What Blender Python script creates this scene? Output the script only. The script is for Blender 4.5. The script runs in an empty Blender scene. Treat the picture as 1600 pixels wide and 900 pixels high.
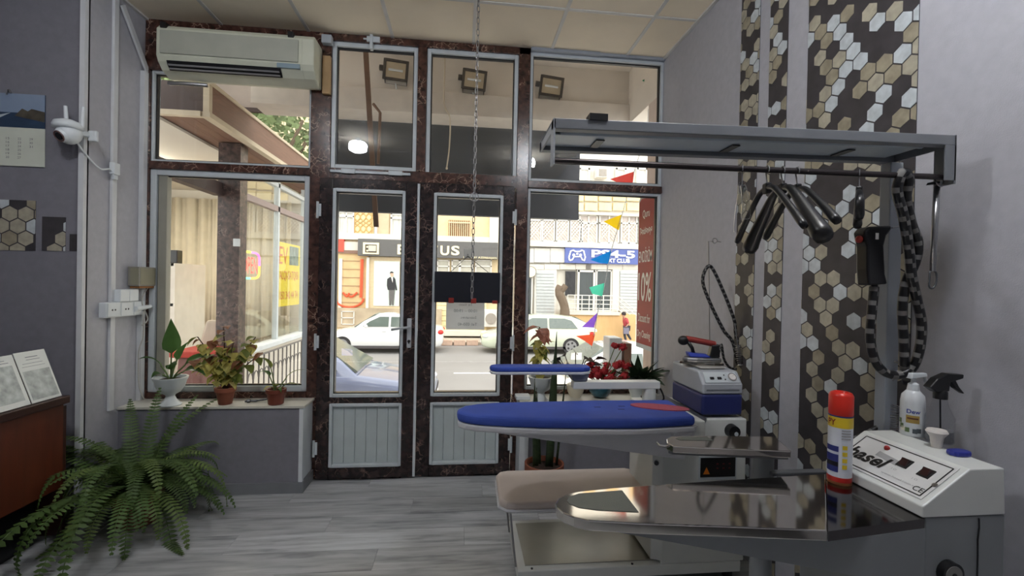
import bpy, bmesh, math, random
from mathutils import Vector, Matrix
R_ = random.Random(7)
sc = bpy.context.scene
COL = sc.collection
PI = math.pi
# ------------------------------------------------------------------ camera
FPX, YAW, PIT, ROL, CH, D = 714.65, .1085, -.0078, .0205, 1.467, 3.524
_f = Vector((math.sin(YAW)*math.cos(PIT), math.cos(YAW)*math.cos(PIT), math.sin(PIT)))
_r0 = Vector((math.cos(YAW), -math.sin(YAW), 0)); _u0 = _r0.cross(_f)
_r = math.cos(ROL)*_r0 + math.sin(ROL)*_u0; _u = -math.sin(ROL)*_r0 + math.cos(ROL)*_u0
cam_d = bpy.data.cameras.new('camera'); cam = bpy.data.objects.new('camera', cam_d); COL.objects.link(cam)
cam_d.sensor_width = 36; cam_d.lens = FPX/1600*36; cam_d.clip_start = .02; cam_d.clip_end = 300
mw = Matrix.Identity(4)
for i in range(3):
    mw[i][0] = _r[i]; mw[i][1] = _u[i]; mw[i][2] = -_f[i]
mw[2][3] = CH
cam.matrix_world = mw; sc.camera = cam
# ------------------------------------------------------------------ world, light, exposure
w = bpy.data.worlds.new('world'); sc.world = w; w.use_nodes = True
bg = w.node_tree.nodes['Background']; bg.inputs[0].default_value = (1.0, .992, .98, 1); bg.inputs[1].default_value = 2.7
sun_d = bpy.data.lights.new('sun', 'SUN'); sun_d.energy = .7; sun_d.angle = 1.0; sun_d.color = (1, .95, .86)
sun = bpy.data.objects.new('sun', sun_d); COL.objects.link(sun); sun.rotation_euler = (math.radians(48), 0, math.radians(-25)); sun.location = (0, -3, 30)
sc.view_settings.view_transform = 'Standard'; sc.view_settings.look = 'None'
sc.view_settings.gamma = 1; sc.view_settings.exposure = .25; sc.view_settings.use_curve_mapping = False
LAMP_POWER = 100

def ray(a, b): return _r*((a-800)/FPX) - _u*((b-450)/FPX) + _f
def PY(a, b, Y=D):
    d = ray(a, b); return Vector((0, 0, CH)) + d*(Y/d.y)
def PZ(a, b, Z=0.):
    d = ray(a, b); return Vector((0, 0, CH)) + d*((Z-CH)/d.z)
def PX(a, b, X):
    d = ray(a, b); return Vector((0, 0, CH)) + d*(X/d.x)
# ------------------------------------------------------------------ materials
def lin(c):
    c = c/255.
    return c/12.92 if c <= .04045 else ((c+.055)/1.055)**2.4
def rgb(*c): return tuple(lin(x) for x in c) + (1,)
MT = {}
def mat(name, c, rough=.5, metal=0, var=0, vscale=8, bump=0, bscale=60, emit=0, trans=0, coat=0, spec=.5, stretch=None, transl=0):
    if name in MT: return MT[name]
    m = bpy.data.materials.new(name); m.use_nodes = True; nt = m.node_tree; N = nt.nodes; L = nt.links
    b = N['Principled BSDF']; col = rgb(*c)
    b.inputs['Base Color'].default_value = col; b.inputs['Roughness'].default_value = rough
    b.inputs['Metallic'].default_value = metal; b.inputs['Specular IOR Level'].default_value = spec
    if coat: b.inputs['Coat Weight'].default_value = coat; b.inputs['Coat Roughness'].default_value = .08
    if trans: b.inputs['Transmission Weight'].default_value = trans
    if emit:
        b.inputs['Emission Color'].default_value = col; b.inputs['Emission Strength'].default_value = emit
    tc = N.new('ShaderNodeTexCoord'); src = tc.outputs['Object']
    if stretch:
        mp = N.new('ShaderNodeMapping'); mp.inputs['Scale'].default_value = stretch; L.new(src, mp.inputs[0]); src = mp.outputs[0]
    n = N.new('ShaderNodeTexNoise'); n.inputs['Scale'].default_value = vscale; n.inputs['Detail'].default_value = 6; L.new(src, n.inputs['Vector'])
    v = var if var else .06
    rp = N.new('ShaderNodeValToRGB'); L.new(n.outputs['Fac'], rp.inputs[0])
    rp.color_ramp.elements[0].position = .3; rp.color_ramp.elements[1].position = .7
    rp.color_ramp.elements[0].color = tuple(x*(1-v) for x in col[:3])+(1,); rp.color_ramp.elements[1].color = tuple(min(1, x*(1+v)) for x in col[:3])+(1,)
    L.new(rp.outputs[0], b.inputs['Base Color'])
    if bump:
        n2 = N.new('ShaderNodeTexNoise'); n2.inputs['Scale'].default_value = bscale; n2.inputs['Detail'].default_value = 4; L.new(src, n2.inputs['Vector'])
        bp = N.new('ShaderNodeBump'); bp.inputs['Strength'].default_value = bump; bp.inputs['Distance'].default_value = .01
        L.new(n2.outputs['Fac'], bp.inputs['Height']); L.new(bp.outputs[0], b.inputs['Normal'])
    if transl:
        tr = N.new('ShaderNodeBsdfTranslucent'); L.new(rp.outputs[0], tr.inputs[0]); mx = N.new('ShaderNodeMixShader'); mx.inputs[0].default_value = transl
        out = [q for q in N if q.type == 'OUTPUT_MATERIAL'][0]; L.new(b.outputs[0], mx.inputs[1]); L.new(tr.outputs[0], mx.inputs[2]); L.new(mx.outputs[0], out.inputs[0])
    MT[name] = m; return m
def glass_mat(name, tint=(1, 1, 1), ior=1.5, rough=0.):
    if name in MT: return MT[name]
    m = bpy.data.materials.new(name); m.use_nodes = True; nt = m.node_tree; N = nt.nodes; L = nt.links
    for n in list(N):
        if n.type != 'OUTPUT_MATERIAL': N.remove(n)
    out = [n for n in N if n.type == 'OUTPUT_MATERIAL'][0]
    t = N.new('ShaderNodeBsdfTransparent'); t.inputs[0].default_value = tint+(1,)
    g = N.new('ShaderNodeBsdfGlossy'); g.inputs['Roughness'].default_value = rough
    f0 = ((ior-1)/(ior+1))**2; lw = N.new('ShaderNodeLayerWeight'); lw.inputs[0].default_value = .5
    pw = N.new('ShaderNodeMath'); pw.operation = 'POWER'; L.new(lw.outputs['Facing'], pw.inputs[0]); pw.inputs[1].default_value = 5
    fr = N.new('ShaderNodeMath'); fr.operation = 'MULTIPLY_ADD'; L.new(pw.outputs[0], fr.inputs[0]); fr.inputs[1].default_value = 1-f0; fr.inputs[2].default_value = f0
    mx = N.new('ShaderNodeMixShader'); L.new(fr.outputs[0], mx.inputs[0]); L.new(t.outputs[0], mx.inputs[1]); L.new(g.outputs[0], mx.inputs[2]); L.new(mx.outputs[0], out.inputs[0])
    MT[name] = m; return m
def marble_mat(name, c, vein, rough=.22):
    if name in MT: return MT[name]
    m = bpy.data.materials.new(name); m.use_nodes = True; nt = m.node_tree; N = nt.nodes; L = nt.links; b = N['Principled BSDF']
    tc = N.new('ShaderNodeTexCoord')
    wn = N.new('ShaderNodeTexNoise'); wn.inputs['Scale'].default_value = 14; wn.inputs['Detail'].default_value = 5; L.new(tc.outputs['Object'], wn.inputs['Vector'])
    ad = N.new('ShaderNodeMixRGB'); ad.blend_type = 'ADD'; ad.inputs[0].default_value = .12; L.new(tc.outputs['Object'], ad.inputs[1]); L.new(wn.outputs['Color'], ad.inputs[2])
    vo = N.new('ShaderNodeTexVoronoi'); vo.feature = 'DISTANCE_TO_EDGE'; vo.inputs['Scale'].default_value = 17; L.new(ad.outputs[0], vo.inputs['Vector'])
    r1 = N.new('ShaderNodeValToRGB'); r1.color_ramp.elements[0].color = (1, 1, 1, 1); r1.color_ramp.elements[1].color = (0, 0, 0, 1); r1.color_ramp.elements[1].position = .05; L.new(vo.outputs['Distance'], r1.inputs[0])
    mk = N.new('ShaderNodeTexNoise'); mk.inputs['Scale'].default_value = 9; mk.inputs['Detail'].default_value = 2; L.new(tc.outputs['Object'], mk.inputs['Vector'])
    r2 = N.new('ShaderNodeValToRGB'); r2.color_ramp.elements[0].position = .5; r2.color_ramp.elements[1].position = .6; L.new(mk.outputs['Fac'], r2.inputs[0])
    mul = N.new('ShaderNodeMath'); mul.operation = 'MULTIPLY'; L.new(r1.outputs[0], mul.inputs[0]); L.new(r2.outputs[0], mul.inputs[1])
    bn = N.new('ShaderNodeTexNoise'); bn.inputs['Scale'].default_value = 22; bn.inputs['Detail'].default_value = 8; L.new(tc.outputs['Object'], bn.inputs['Vector'])
    r3 = N.new('ShaderNodeValToRGB'); r3.color_ramp.elements[0].position = .35; r3.color_ramp.elements[1].position = .72
    r3.color_ramp.elements[0].color = tuple(x*.45 for x in rgb(*c)[:3])+(1,); r3.color_ramp.elements[1].color = tuple(x*2.2 for x in rgb(*c)[:3])+(1,); L.new(bn.outputs['Fac'], r3.inputs[0])
    mx = N.new('ShaderNodeMixRGB'); L.new(mul.outputs[0], mx.inputs[0]); L.new(r3.outputs[0], mx.inputs[1]); mx.inputs[2].default_value = rgb(*vein); L.new(mx.outputs[0], b.inputs['Base Color'])
    b.inputs['Roughness'].default_value = rough
    MT[name] = m; return m
def wood_floor_mat(name):
    m = bpy.data.materials.new(name); m.use_nodes = True; nt = m.node_tree; N = nt.nodes; L = nt.links; b = N['Principled BSDF']
    tc = N.new('ShaderNodeTexCoord'); oi = N.new('ShaderNodeObjectInfo')
    off = N.new('ShaderNodeVectorMath'); off.operation = 'SCALE'; off.inputs[3].default_value = 37; L.new(oi.outputs['Location'], off.inputs[0])
    ad = N.new('ShaderNodeVectorMath'); ad.operation = 'ADD'; L.new(tc.outputs['Object'], ad.inputs[0]); L.new(off.outputs[0], ad.inputs[1])
    mp = N.new('ShaderNodeMapping'); mp.inputs['Scale'].default_value = (.9, 9, 1); L.new(ad.outputs[0], mp.inputs[0])
    n1 = N.new('ShaderNodeTexNoise'); n1.inputs['Scale'].default_value = 2.2; n1.inputs['Detail'].default_value = 8; n1.inputs['Roughness'].default_value = .62; L.new(mp.outputs[0], n1.inputs['Vector'])
    r1 = N.new('ShaderNodeValToRGB'); L.new(n1.outputs['Fac'], r1.inputs[0]); e = r1.color_ramp.elements
    e[0].position = .3; e[0].color = rgb(128, 130, 132); e[1].position = .62; e[1].color = rgb(194, 196, 197)
    x = e.new(.45); x.color = rgb(168, 170, 171)
    mp2 = N.new('ShaderNodeMapping'); mp2.inputs['Scale'].default_value = (2.2, 8, 1); L.new(ad.outputs[0], mp2.inputs[0])
    n2 = N.new('ShaderNodeTexNoise'); n2.inputs['Scale'].default_value = 1.3; n2.inputs['Detail'].default_value = 3; L.new(mp2.outputs[0], n2.inputs['Vector'])
    r2 = N.new('ShaderNodeValToRGB'); r2.color_ramp.elements[0].position = .3; r2.color_ramp.elements[0].color = (.66, .66, .67, 1); r2.color_ramp.elements[1].position = .42; L.new(n2.outputs['Fac'], r2.inputs[0])
    mx = N.new('ShaderNodeMixRGB'); mx.blend_type = 'MULTIPLY'; mx.inputs[0].default_value = 1; L.new(r1.outputs[0], mx.inputs[1]); L.new(r2.outputs[0], mx.inputs[2])
    hs = N.new('ShaderNodeHueSaturation'); L.new(mx.outputs[0], hs.inputs['Color'])
    vv = N.new('ShaderNodeMapRange'); vv.inputs[3].default_value = .82; vv.inputs[4].default_value = 1.12; L.new(oi.outputs['Random'], vv.inputs[0]); L.new(vv.outputs[0], hs.inputs['Value'])
    L.new(hs.outputs[0], b.inputs['Base Color']); b.inputs['Roughness'].default_value = .38
    return m
# ------------------------------------------------------------------ mesh helper
class MB:
    def __init__(s, T=None): s.v = []; s.f = []; s.T = T or Matrix.Identity(4)
    def add(s, vs, fs):
        o = len(s.v); s.v += [s.T @ Vector(p) for p in vs]; s.f += [tuple(i+o for i in f) for f in fs]; return s
    def box(s, x0, y0, z0, x1, y1, z1):
        return s.add([(x0,y0,z0),(x1,y0,z0),(x1,y1,z0),(x0,y1,z0),(x0,y0,z1),(x1,y0,z1),(x1,y1,z1),(x0,y1,z1)],
              [(0,3,2,1),(4,5,6,7),(0,1,5,4),(1,2,6,5),(2,3,7,6),(3,0,4,7)])
    def hexa(s, lo, hi):   # two quads (lists of 4 points)
        return s.add(list(lo)+list(hi), [(0,3,2,1),(4,5,6,7),(0,1,5,4),(1,2,6,5),(2,3,7,6),(3,0,4,7)])
    def prism(s, poly, vec):
        n = len(poly); v = Vector(vec); a = [Vector(p) for p in poly]
        return s.add(a+[p+v for p in a], [tuple(range(n))[::-1], tuple(range(n, 2*n))]+[(i, (i+1) % n, n+(i+1) % n, n+i) for i in range(n)])
    def ring(s, c, ax, r, n, ph=0):
        ax = Vector(ax).normalized(); t = Vector((0, 0, 1)) if abs(ax.z) < .9 else Vector((1, 0, 0))
        e1 = ax.cross(t).normalized(); e2 = ax.cross(e1)
        return [Vector(c)+r*(math.cos(ph+2*PI*i/n)*e1+math.sin(ph+2*PI*i/n)*e2) for i in range(n)]
    def cyl(s, p0, p1, r0, r1=None, n=16):
        r1 = r0 if r1 is None else r1; p0 = Vector(p0); p1 = Vector(p1); ax = p1-p0
        a = s.ring(p0, ax, r0, n); b = s.ring(p1, ax, r1, n)
        return s.add(a+b, [tuple(range(n))[::-1], tuple(range(n, 2*n))]+[(i, (i+1) % n, n+(i+1) % n, n+i) for i in range(n)])
    def tube(s, pts, r, n=8, closed=False, cap=True):
        P = [Vector(p) for p in pts]; m = len(P); rr = r if isinstance(r, (list, tuple)) else [r]*m
        vs = []; fs = []; e1 = None
        for i in range(m):
            if closed: t = (P[(i+1) % m]-P[i-1])
            else: t = P[min(i+1, m-1)]-P[max(i-1, 0)]
            t.normalize()
            if e1 is None:
                h = Vector((0, 0, 1)) if abs(t.z) < .9 else Vector((1, 0, 0)); e1 = t.cross(h).normalized()
            else:
                e1 = (e1-t*e1.dot(t)).normalized()
            e2 = t.cross(e1)
            vs += [P[i]+rr[i]*(math.cos(2*PI*k/n)*e1+math.sin(2*PI*k/n)*e2) for k in range(n)]
        q = m if closed else m-1
        for i in range(q):
            j = (i+1) % m
            fs += [(i*n+k, i*n+(k+1) % n, j*n+(k+1) % n, j*n+k) for k in range(n)]
        if cap and not closed: fs += [tuple(range(n))[::-1], tuple((m-1)*n+k for k in range(n))]
        return s.add(vs, fs)
    def lathe(s, c, prof, n=24, axis=None):
        c = Vector(c); vs = []; fs = []; m = len(prof)
        for r, z in prof:
            for k in range(n):
                a = 2*PI*k/n; vs.append(c+Vector((r*math.cos(a), r*math.sin(a), z)))
        for i in range(m-1):
            fs += [(i*n+k, i*n+(k+1) % n, (i+1)*n+(k+1) % n, (i+1)*n+k) for k in range(n)]
        if prof[0][0] > 1e-6: fs.append(tuple(range(n))[::-1])
        if prof[-1][0] > 1e-6: fs.append(tuple((m-1)*n+k for k in range(n)))
        return s.add(vs, fs)
    def ball(s, c, r, n=12, m=8):
        rx, ry, rz = r if isinstance(r, (tuple, list)) else (r, r, r); c = Vector(c)
        vs = [c+Vector((rx*math.sin(PI*i/m)*math.cos(2*PI*k/n), ry*math.sin(PI*i/m)*math.sin(2*PI*k/n), rz*math.cos(PI*i/m))) for i in range(m+1) for k in range(n)]
        return s.add(vs, [(i*n+k, (i+1)*n+k, (i+1)*n+(k+1) % n, i*n+(k+1) % n) for i in range(m) for k in range(n)])
    def grid(s, rows):
        n = len(rows[0]); m = len(rows)
        return s.add([p for r in rows for p in r], [(i*n+k, i*n+k+1, (i+1)*n+k+1, (i+1)*n+k) for i in range(m-1) for k in range(n-1)])
def spline(pts, k=6):
    P = [Vector(p) for p in pts]; out = []
    for i in range(len(P)-1):
        a = P[max(i-1, 0)]; b = P[i]; c = P[i+1]; d = P[min(i+2, len(P)-1)]
        for j in range(k):
            t = j/k; out.append(.5*((2*b)+(c-a)*t+(2*a-5*b+4*c-d)*t*t+(3*b-a-3*c+d)*t**3))
    out.append(P[-1]); return out
WO = {}
def build(name, mb, m, parent=None, smooth=False, bevel=0, seg=2):
    vs = [Vector(v) for v in mb.v]; loc = Vector((0, 0, 0))
    if parent is None:
        lo = [min(v[i] for v in vs) for i in range(3)]; hi = [max(v[i] for v in vs) for i in range(3)]
        loc = Vector(((lo[0]+hi[0])/2, (lo[1]+hi[1])/2, lo[2])); vs = [v-loc for v in vs]
    me = bpy.data.meshes.new(name); me.from_pydata([tuple(v) for v in vs], [], mb.f)
    bm = bmesh.new(); bm.from_mesh(me); bmesh.ops.remove_doubles(bm, verts=bm.verts, dist=1e-6); bmesh.ops.recalc_face_normals(bm, faces=bm.faces); bm.to_mesh(me); bm.free()
    if smooth: me.shade_smooth() if hasattr(me, 'shade_smooth') else [setattr(p, 'use_smooth', True) for p in me.polygons]
    o = bpy.data.objects.new(name, me); COL.objects.link(o); me.materials.append(m)
    if smooth == 'auto' or bevel:
        if smooth == 'auto':
            try: me.set_sharp_from_angle(angle=math.radians(40))
            except Exception: pass
    if bevel:
        b = o.modifiers.new('bevel', 'BEVEL'); b.width = bevel; b.segments = seg; b.limit_method = 'ANGLE'; b.angle_limit = math.radians(40)
    if parent is None: o.location = loc; WO[o.name] = loc
    else:
        o.parent = parent; o.location = -WO[parent.name]; WO[o.name] = Vector((0, 0, 0))
    return o
def tag(o, label, cat, group=None):
    o['label'] = label; o['category'] = cat
    if group: o['group'] = group
    return o
def thing(name, label, cat, loc, group=None):
    o = bpy.data.objects.new(name, None); COL.objects.link(o); o.location = loc; o.empty_display_size = .05; WO[o.name] = Vector(loc)
    return tag(o, label, cat, group)
def S(name, mb=None, m=None, loc=None, **k):
    if mb is None:
        o = bpy.data.objects.new(name, None); COL.objects.link(o); o.location = loc or (0, 0, 0); WO[o.name] = Vector(loc or (0, 0, 0))
    else: o = build(name, mb, m, **k)
    o['kind'] = 'structure'; return o
def text(s, c, right, up, wd, ht, m, parent, name='lettering', depth=.0012, shear=0, bold=0):
    cu = bpy.data.curves.new(name, 'FONT'); cu.body = s; cu.align_x = 'CENTER'; cu.align_y = 'CENTER'; cu.size = 1; cu.shear = shear; cu.offset = bold; cu.resolution_u = 4
    ob = bpy.data.objects.new('tmp', cu); me0 = bpy.data.meshes.new_from_object(ob); bpy.data.objects.remove(ob)
    right = Vector(right).normalized(); up = Vector(up).normalized(); nrm = right.cross(up); c = Vector(c)
    xs = [v.co.x for v in me0.vertices]; ys = [v.co.y for v in me0.vertices]
    cx, cy = (min(xs)+max(xs))/2, (min(ys)+max(ys))/2; sx = wd/(max(xs)-min(xs)); sy = ht/(max(ys)-min(ys))
    mb = MB(); mb.add([c+right*((v.co.x-cx)*sx)+up*((v.co.y-cy)*sy)+nrm*depth for v in me0.vertices], [tuple(p.vertices) for p in me0.polygons])
    bpy.data.meshes.remove(me0); bpy.data.curves.remove(cu)
    me = bpy.data.meshes.new(name); me.from_pydata([tuple(v) for v in mb.v], [], mb.f)
    o = bpy.data.objects.new(name, me); COL.objects.link(o); me.materials.append(m); o.parent = parent; o.location = -WO[parent.name]; WO[o.name] = Vector((0, 0, 0))
    return o
def clone(o, parent=None, loc=None):
    c = o.copy(); COL.objects.link(c); c.parent = parent
    if loc is not None: c.location = loc
    return c
# ------------------------------------------------------------------ shared materials
HANDLE = mat('satin_grey_handle', (186, 190, 194), .3)
WHITE = mat('white_plastic', (215, 220, 222), .4)
PVC = mat('white_pvc_profile', (196, 203, 206), .35)
GREYW = mat('pearl_grey_wallpaper', (172, 172, 178), .55, var=.05, vscale=25, bump=.15, bscale=260)
GREYD = mat('slate_grey_wallpaper', (122, 121, 129), .55, var=.06, vscale=25, bump=.15, bscale=260)
MARB = marble_mat('brown_marble_laminate', (64, 40, 33), (176, 146, 126))
MARBD = marble_mat('dark_marble_laminate', (36, 25, 24), (126, 102, 92), .2)
GLASS = glass_mat('window_glass', (.97, .98, .97), 1.45)
BLACK = mat('black_plastic', (16, 16, 18), .35)
CHROME = mat('polished_steel', (205, 200, 194), .07, metal=1)
STEEL = mat('brushed_steel', (160, 160, 162), .32, metal=1)
DARKMET = mat('dark_grey_metal', (70, 72, 76), .45)
# ================================================================== SETTING
XL, XR, ZC = -2.25, 1.565, 3.285
PLY = 3.0          # pillar face
# ---- floor with planks
fl = S('floor', MB().box(-3.2, -1.6, -.1, XR+.05, D+.1, -.006), mat('floor_underlay', (60, 60, 62), .8))
WF = wood_floor_mat('grey_oak_laminate')
pw, pl = .192, 1.28
row = 0; y = D-.0
pm = {}
while y > -.6:
    x = -3.2 + (-(row*.47) % pl) - pl
    while x < XR:
        a = max(x, -3.19); b = min(x+pl, XR)
        if b-a > .02:
            L_ = round(b-a, 3)
            if L_ not in pm:
                mb = MB().box(0, -pw+.0015, -.006, L_-.0015, 0, 0); me = bpy.data.meshes.new('plank'); me.from_pydata([tuple(v) for v in mb.v], [], mb.f); me.materials.append(WF); pm[L_] = me
            o = bpy.data.objects.new('plank', pm[L_]); COL.objects.link(o); o.parent = fl; o.location = Vector((a, y, 0))-WO[fl.name]
        x += pl
    y -= pw; row += 1
# ---- walls
S('wall_right', MB().box(XR, -1.6, 0, XR+.15, D+.1, ZC+.1), GREYW)
wl = S('wall_left', MB().box(XL-.15, PLY, 0, XL, D+.08, ZC+.1), GREYW)
S('wall_left_far', MB().box(-3.35, -1.6, 0, -3.2, PLY, ZC+.1), GREYD)
wp = S('wall_pillar', MB().box(-3.2, PLY, 0, XL-.15, PLY+.2, ZC+.1).box(XL-.16, PLY-.001, 0, XL-.0, PLY+.02, ZC), GREYD)
S('wall_back', MB().box(-3.35, -1.75, 0, XR+.15, -1.6, ZC+.1), GREYW)
# ---- ceiling grid
cl = S('ceiling', MB().box(-3.35, -1.75, ZC+.012, XR+.15, D+.1, ZC+.1), mat('ceiling_void', (90, 88, 84), .9))
CT = mat('cream_ceiling_tile', (240, 228, 206), .85, var=.05, vscale=3, bump=.1, bscale=300)
BAR = mat('ceiling_grid_bar', (206, 204, 200), .5)
x0 = -1.1495; ylines = [2.97-.6*i for i in range(8)]
tme = None
xs = [x0+.6*i for i in range(-4, 6)]; ys = [D+.05]+ylines
for i in range(len(xs)-1):
    for j in range(len(ys)-1):
        a, b = max(xs[i], -3.2), min(xs[i+1], XR); c, d = ys[j+1], ys[j]
        if b-a < .02: continue
        mb = MB().box(a+.008, c+.008, ZC, b-.008, d-.008, ZC+.012); build('ceiling_tile', mb, CT, cl)
a, b = xs[-1], XR
for x in xs: 
    if x < XR: build('grid_bar', MB().box(x-.012, -1.6, ZC-.006, x+.012, D+.0, ZC+.011), BAR, cl)
for y in ylines: build('grid_bar', MB().box(-3.2, y-.012, ZC-.005, XR, y+.012, ZC+.0105), BAR, cl)
build('edge_bar', MB().box(XR-.022, -1.6, ZC-.012, XR-.001, D-.03, ZC), BAR, cl)
build('edge_bar', MB().box(XL+.001, PLY, ZC-.012, XL+.022, D-.03, ZC), BAR, cl)
# ---- hexagon wallpaper strips on the right wall
HB = mat('charcoal_hexagon_backing', (56, 53, 56), .5, var=.25, vscale=14)
HX = [mat('beige_stone_hexagon', (164, 158, 140), .5, var=.2, vscale=26), mat('silver_stone_hexagon', (188, 195, 198), .3, var=.16, vscale=30), mat('tan_stone_hexagon', (146, 138, 118), .5, var=.22, vscale=26)]
def clip(poly, lo, hi):
    for ax, val, sgn in ((0, lo[0], 1), (0, hi[0], -1), (1, lo[1], 1), (1, hi[1], -1)):
        out = []
        for i in range(len(poly)):
            p, q = poly[i-1], poly[i]; dp, dq = (p[ax]-val)*sgn, (q[ax]-val)*sgn
            if (dp >= 0) != (dq >= 0):
                t = dp/(dp-dq); out.append((p[0]+(q[0]-p[0])*t, p[1]+(q[1]-p[1])*t))
            if dq >= 0: out.append(q)
        poly = out
        if len(poly) < 3: return None
    return poly
def hex_poly(cx, cy, hw, hh):
    return [(cx, cy+hh), (cx-hw, cy+hh*.5), (cx-hw, cy-hh*.5), (cx, cy-hh), (cx+hw, cy-hh*.5), (cx+hw, cy+hh*.5)]
def hex_field(parent, lo, hi, to3, nrm, pitch, rowp, seed, cap):
    rr = random.Random(seed); cnt = 0; rest = [MB(), MB(), MB()]
    rows = int((hi[1]-lo[1])/rowp)+3; cols = int((hi[0]-lo[0])/pitch)+3
    lst = []
    for r in range(rows):
        for c in range(-1, cols):
            k = rr.random(); st = rr.random()
            if (k < .41): continue
            cx = lo[0]+pitch*(c+.5*(r % 2))+seed*.013; cy = lo[1]+rowp*r
            p = clip(hex_poly(cx, cy, pitch*.458, rowp*.612), lo, hi)
            if not p: continue
            ar = abs(sum(p[i-1][0]*p[i][1]-p[i][0]*p[i-1][1] for i in range(len(p))))/2
            if ar < 2e-5: continue
            lst.append((p, 1 if st < .3 else (2 if st > .72 else 0)))
    lst.sort(key=lambda t: -t[0][0][1]) if False else None
    for p, mi in lst:
        vis = to3(*p[0]).z > .85
        mb = MB() if (vis and cnt < cap) else rest[mi]
        mb.prism([to3(*q) for q in p], nrm)
        if vis and cnt < cap: build('hexagon', mb, HX[mi], parent); cnt += 1
    for i in range(3):
        if rest[i].f:
            o = build('hexagon_rest', rest[i], HX[i], parent); o['kind'] = 'stuff'
    return cnt
wr = [o for o in bpy.data.objects if o.name == 'wall_right'][0]
for (ya, yb, sd, cap) in ((2.478, 2.311, 1, 70), (2.227, 2.093, 2, 60), (1.958, 1.439, 3, 168)):
    pn = build('hexagon_strip', MB().box(XR-.003, yb, .02, XR, ya, ZC), HB, wr)
    hex_field(pn, (-ya, .02), (-yb, ZC-.002), lambda a, b: Vector((XR-.003, -a, b)), (-.0016, 0, 0), .0705, .0577, sd, cap)
# sticker patches on the pillar
for (u0, v0, u1, v1, sd) in ((-40, 312, 56, 391, 11), (66, 339, 103, 392, 12), (109, 366, 126, 392.5, 14)):
    a = PY((u0+u1)/2, v0, PLY-.001); b = PY((u0+u1)/2, v1, PLY-.001); xa = PY(u0, (v0+v1)/2, PLY-.001).x; xb = PY(u1, (v0+v1)/2, PLY-.001).x
    pn = build('hexagon_patch', MB().box(xa, PLY-.003, b.z, xb, PLY-.0012, a.z), HB, wp)
    hex_field(pn, (xa, b.z), (xb, a.z), lambda p, q: Vector((p, PLY-.003, q)), (0, -.0012, 0), .087, .072, sd, 40)
# ---- corner trims and cable ducts on the left
TRIM = mat('white_duct', (208, 210, 212), .4)
S('trim_1', MB().box(XL-.025, PLY-.022, 0, XL+.004, PLY+.004, ZC-.004), TRIM)
dx = PX(176, 200, XL).y
S('trim_2', MB().box(XL, dx-.02, .6, XL+.018, dx+.02, ZC-.004), TRIM, bevel=.003)
S('trim_3', MB().box(XL, D-.075, .6, XL+.03, D-.035, 2.9), TRIM)
p0, p1 = PX(190, 8, XL+.01), PX(230, 115, XL+.01); dv = (p1-p0).normalized(); nn = Vector((0, -dv.z, dv.y))*.018
S('trim_4', MB().prism([p0-nn, p0+nn, p1+nn, p1-nn], (.014, 0, 0)), TRIM)
# ---- ledges under the side windows
LB = mat('white_ledge_board', (205, 202, 190), .35)
BASE = mat('grey_skirting', (120, 122, 126), .5)
YF = 3.285
S('wall_ledge_left', MB().box(XL, YF, 0, -1.08, D+.06, .585), GREYD)
S('trim_5', MB().box(XL, YF-.012, .585, -1.062, D-.012, .603), LB, bevel=.003)
S('trim_6', MB().box(-1.098, YF-.006, .075, -1.072, YF+.02, .585).box(-1.0805, YF+.02, .08, -1.076, D-.004, .585), WHITE)
S('baseboard_left', MB().box(XL, YF-.012, 0, -1.064, YF, .075).box(-1.08, YF, 0, -1.064, D-.0, .075), BASE)
S('wall_ledge_right', MB().box(.50, YF, 0, XR, D+.06, .605), GREYD)
S('trim_7', MB().box(.43, YF-.012, .605, XR, D-.012, .622), LB, bevel=.003)
S('trim_8', MB().box(.435, YF-.006, .0, .50, D-.012, .605), WHITE)
S('baseboard_right', MB().box(.50, YF-.012, 0, XR, YF, .075), BASE)
# ---- glazed front: marble posts and rails
Ya, Yb = D-.03, D+.07
def rail(n, x0, z0, x1, z1, m=MARB, a=Ya, b=Yb): return S('trim_%d' % n, MB().box(x0, a, z0, x1, b, z1), m, bevel=.004)
rail(10, XL, .60, -2.215, 2.93); rail(11, -1.125, .60, -.985, ZC); rail(12, -2.215, .603, -1.125, .648)
rail(13, -2.215, 2.235, -1.125, 2.29); rail(14, -.985, 2.20, .41, 2.30); rail(15, -.985, 3.232, .49, ZC)
rail(16, -.362, 2.30, -.295, 3.232); rail(17, .40, .60, .49, ZC); rail(18, .49, .622, XR, .655); rail(19, .49, 2.215, XR, 2.27)
rail(20, -1.125, .0, -1.045, .60); rail(21, .392, .0, .435, .60); rail(22, XL, 2.93, -1.125, ZC)
S('trim_23', MB().box(.49, D-.05, 3.262, 1.03, D+.05, ZC).box(1.03, D-.04, 3.266, XR, D+.05, ZC), mat('grey_roller_box', (150, 156, 166), .4))
def window(n, x0, z0, x1, z1, t=.03, split=None):
    e = S('window_%d' % n, loc=((x0+x1)/2, D, z0))
    f = MB(); a, b = D-.012, D+.055
    f.box(x0, a, z0, x0+t, b, z1).box(x1-t, a, z0, x1, b, z1).box(x0+t, a, z0, x1-t, b, z0+t).box(x0+t, a, z1-t, x1-t, b, z1)
    build('window_frame', f, PVC, e, bevel=.004)
    g = t+.0; 
    build('gasket', MB().box(x0+t, D+.012, z0+t, x0+t+.008, D+.04, z1-t).box(x1-t-.008, D+.012, z0+t, x1-t, D+.04, z1-t).box(x0+t, D+.012, z0+t, x1-t, D+.04, z0+t+.008).box(x0+t, D+.012, z1-t-.008, x1-t, D+.04, z1-t), BLACK, e)
    build('pane', MB().box(x0+t, D+.024, z0+t, x1-t, D+.028, z1-t), GLASS, e)
    return e
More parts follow.
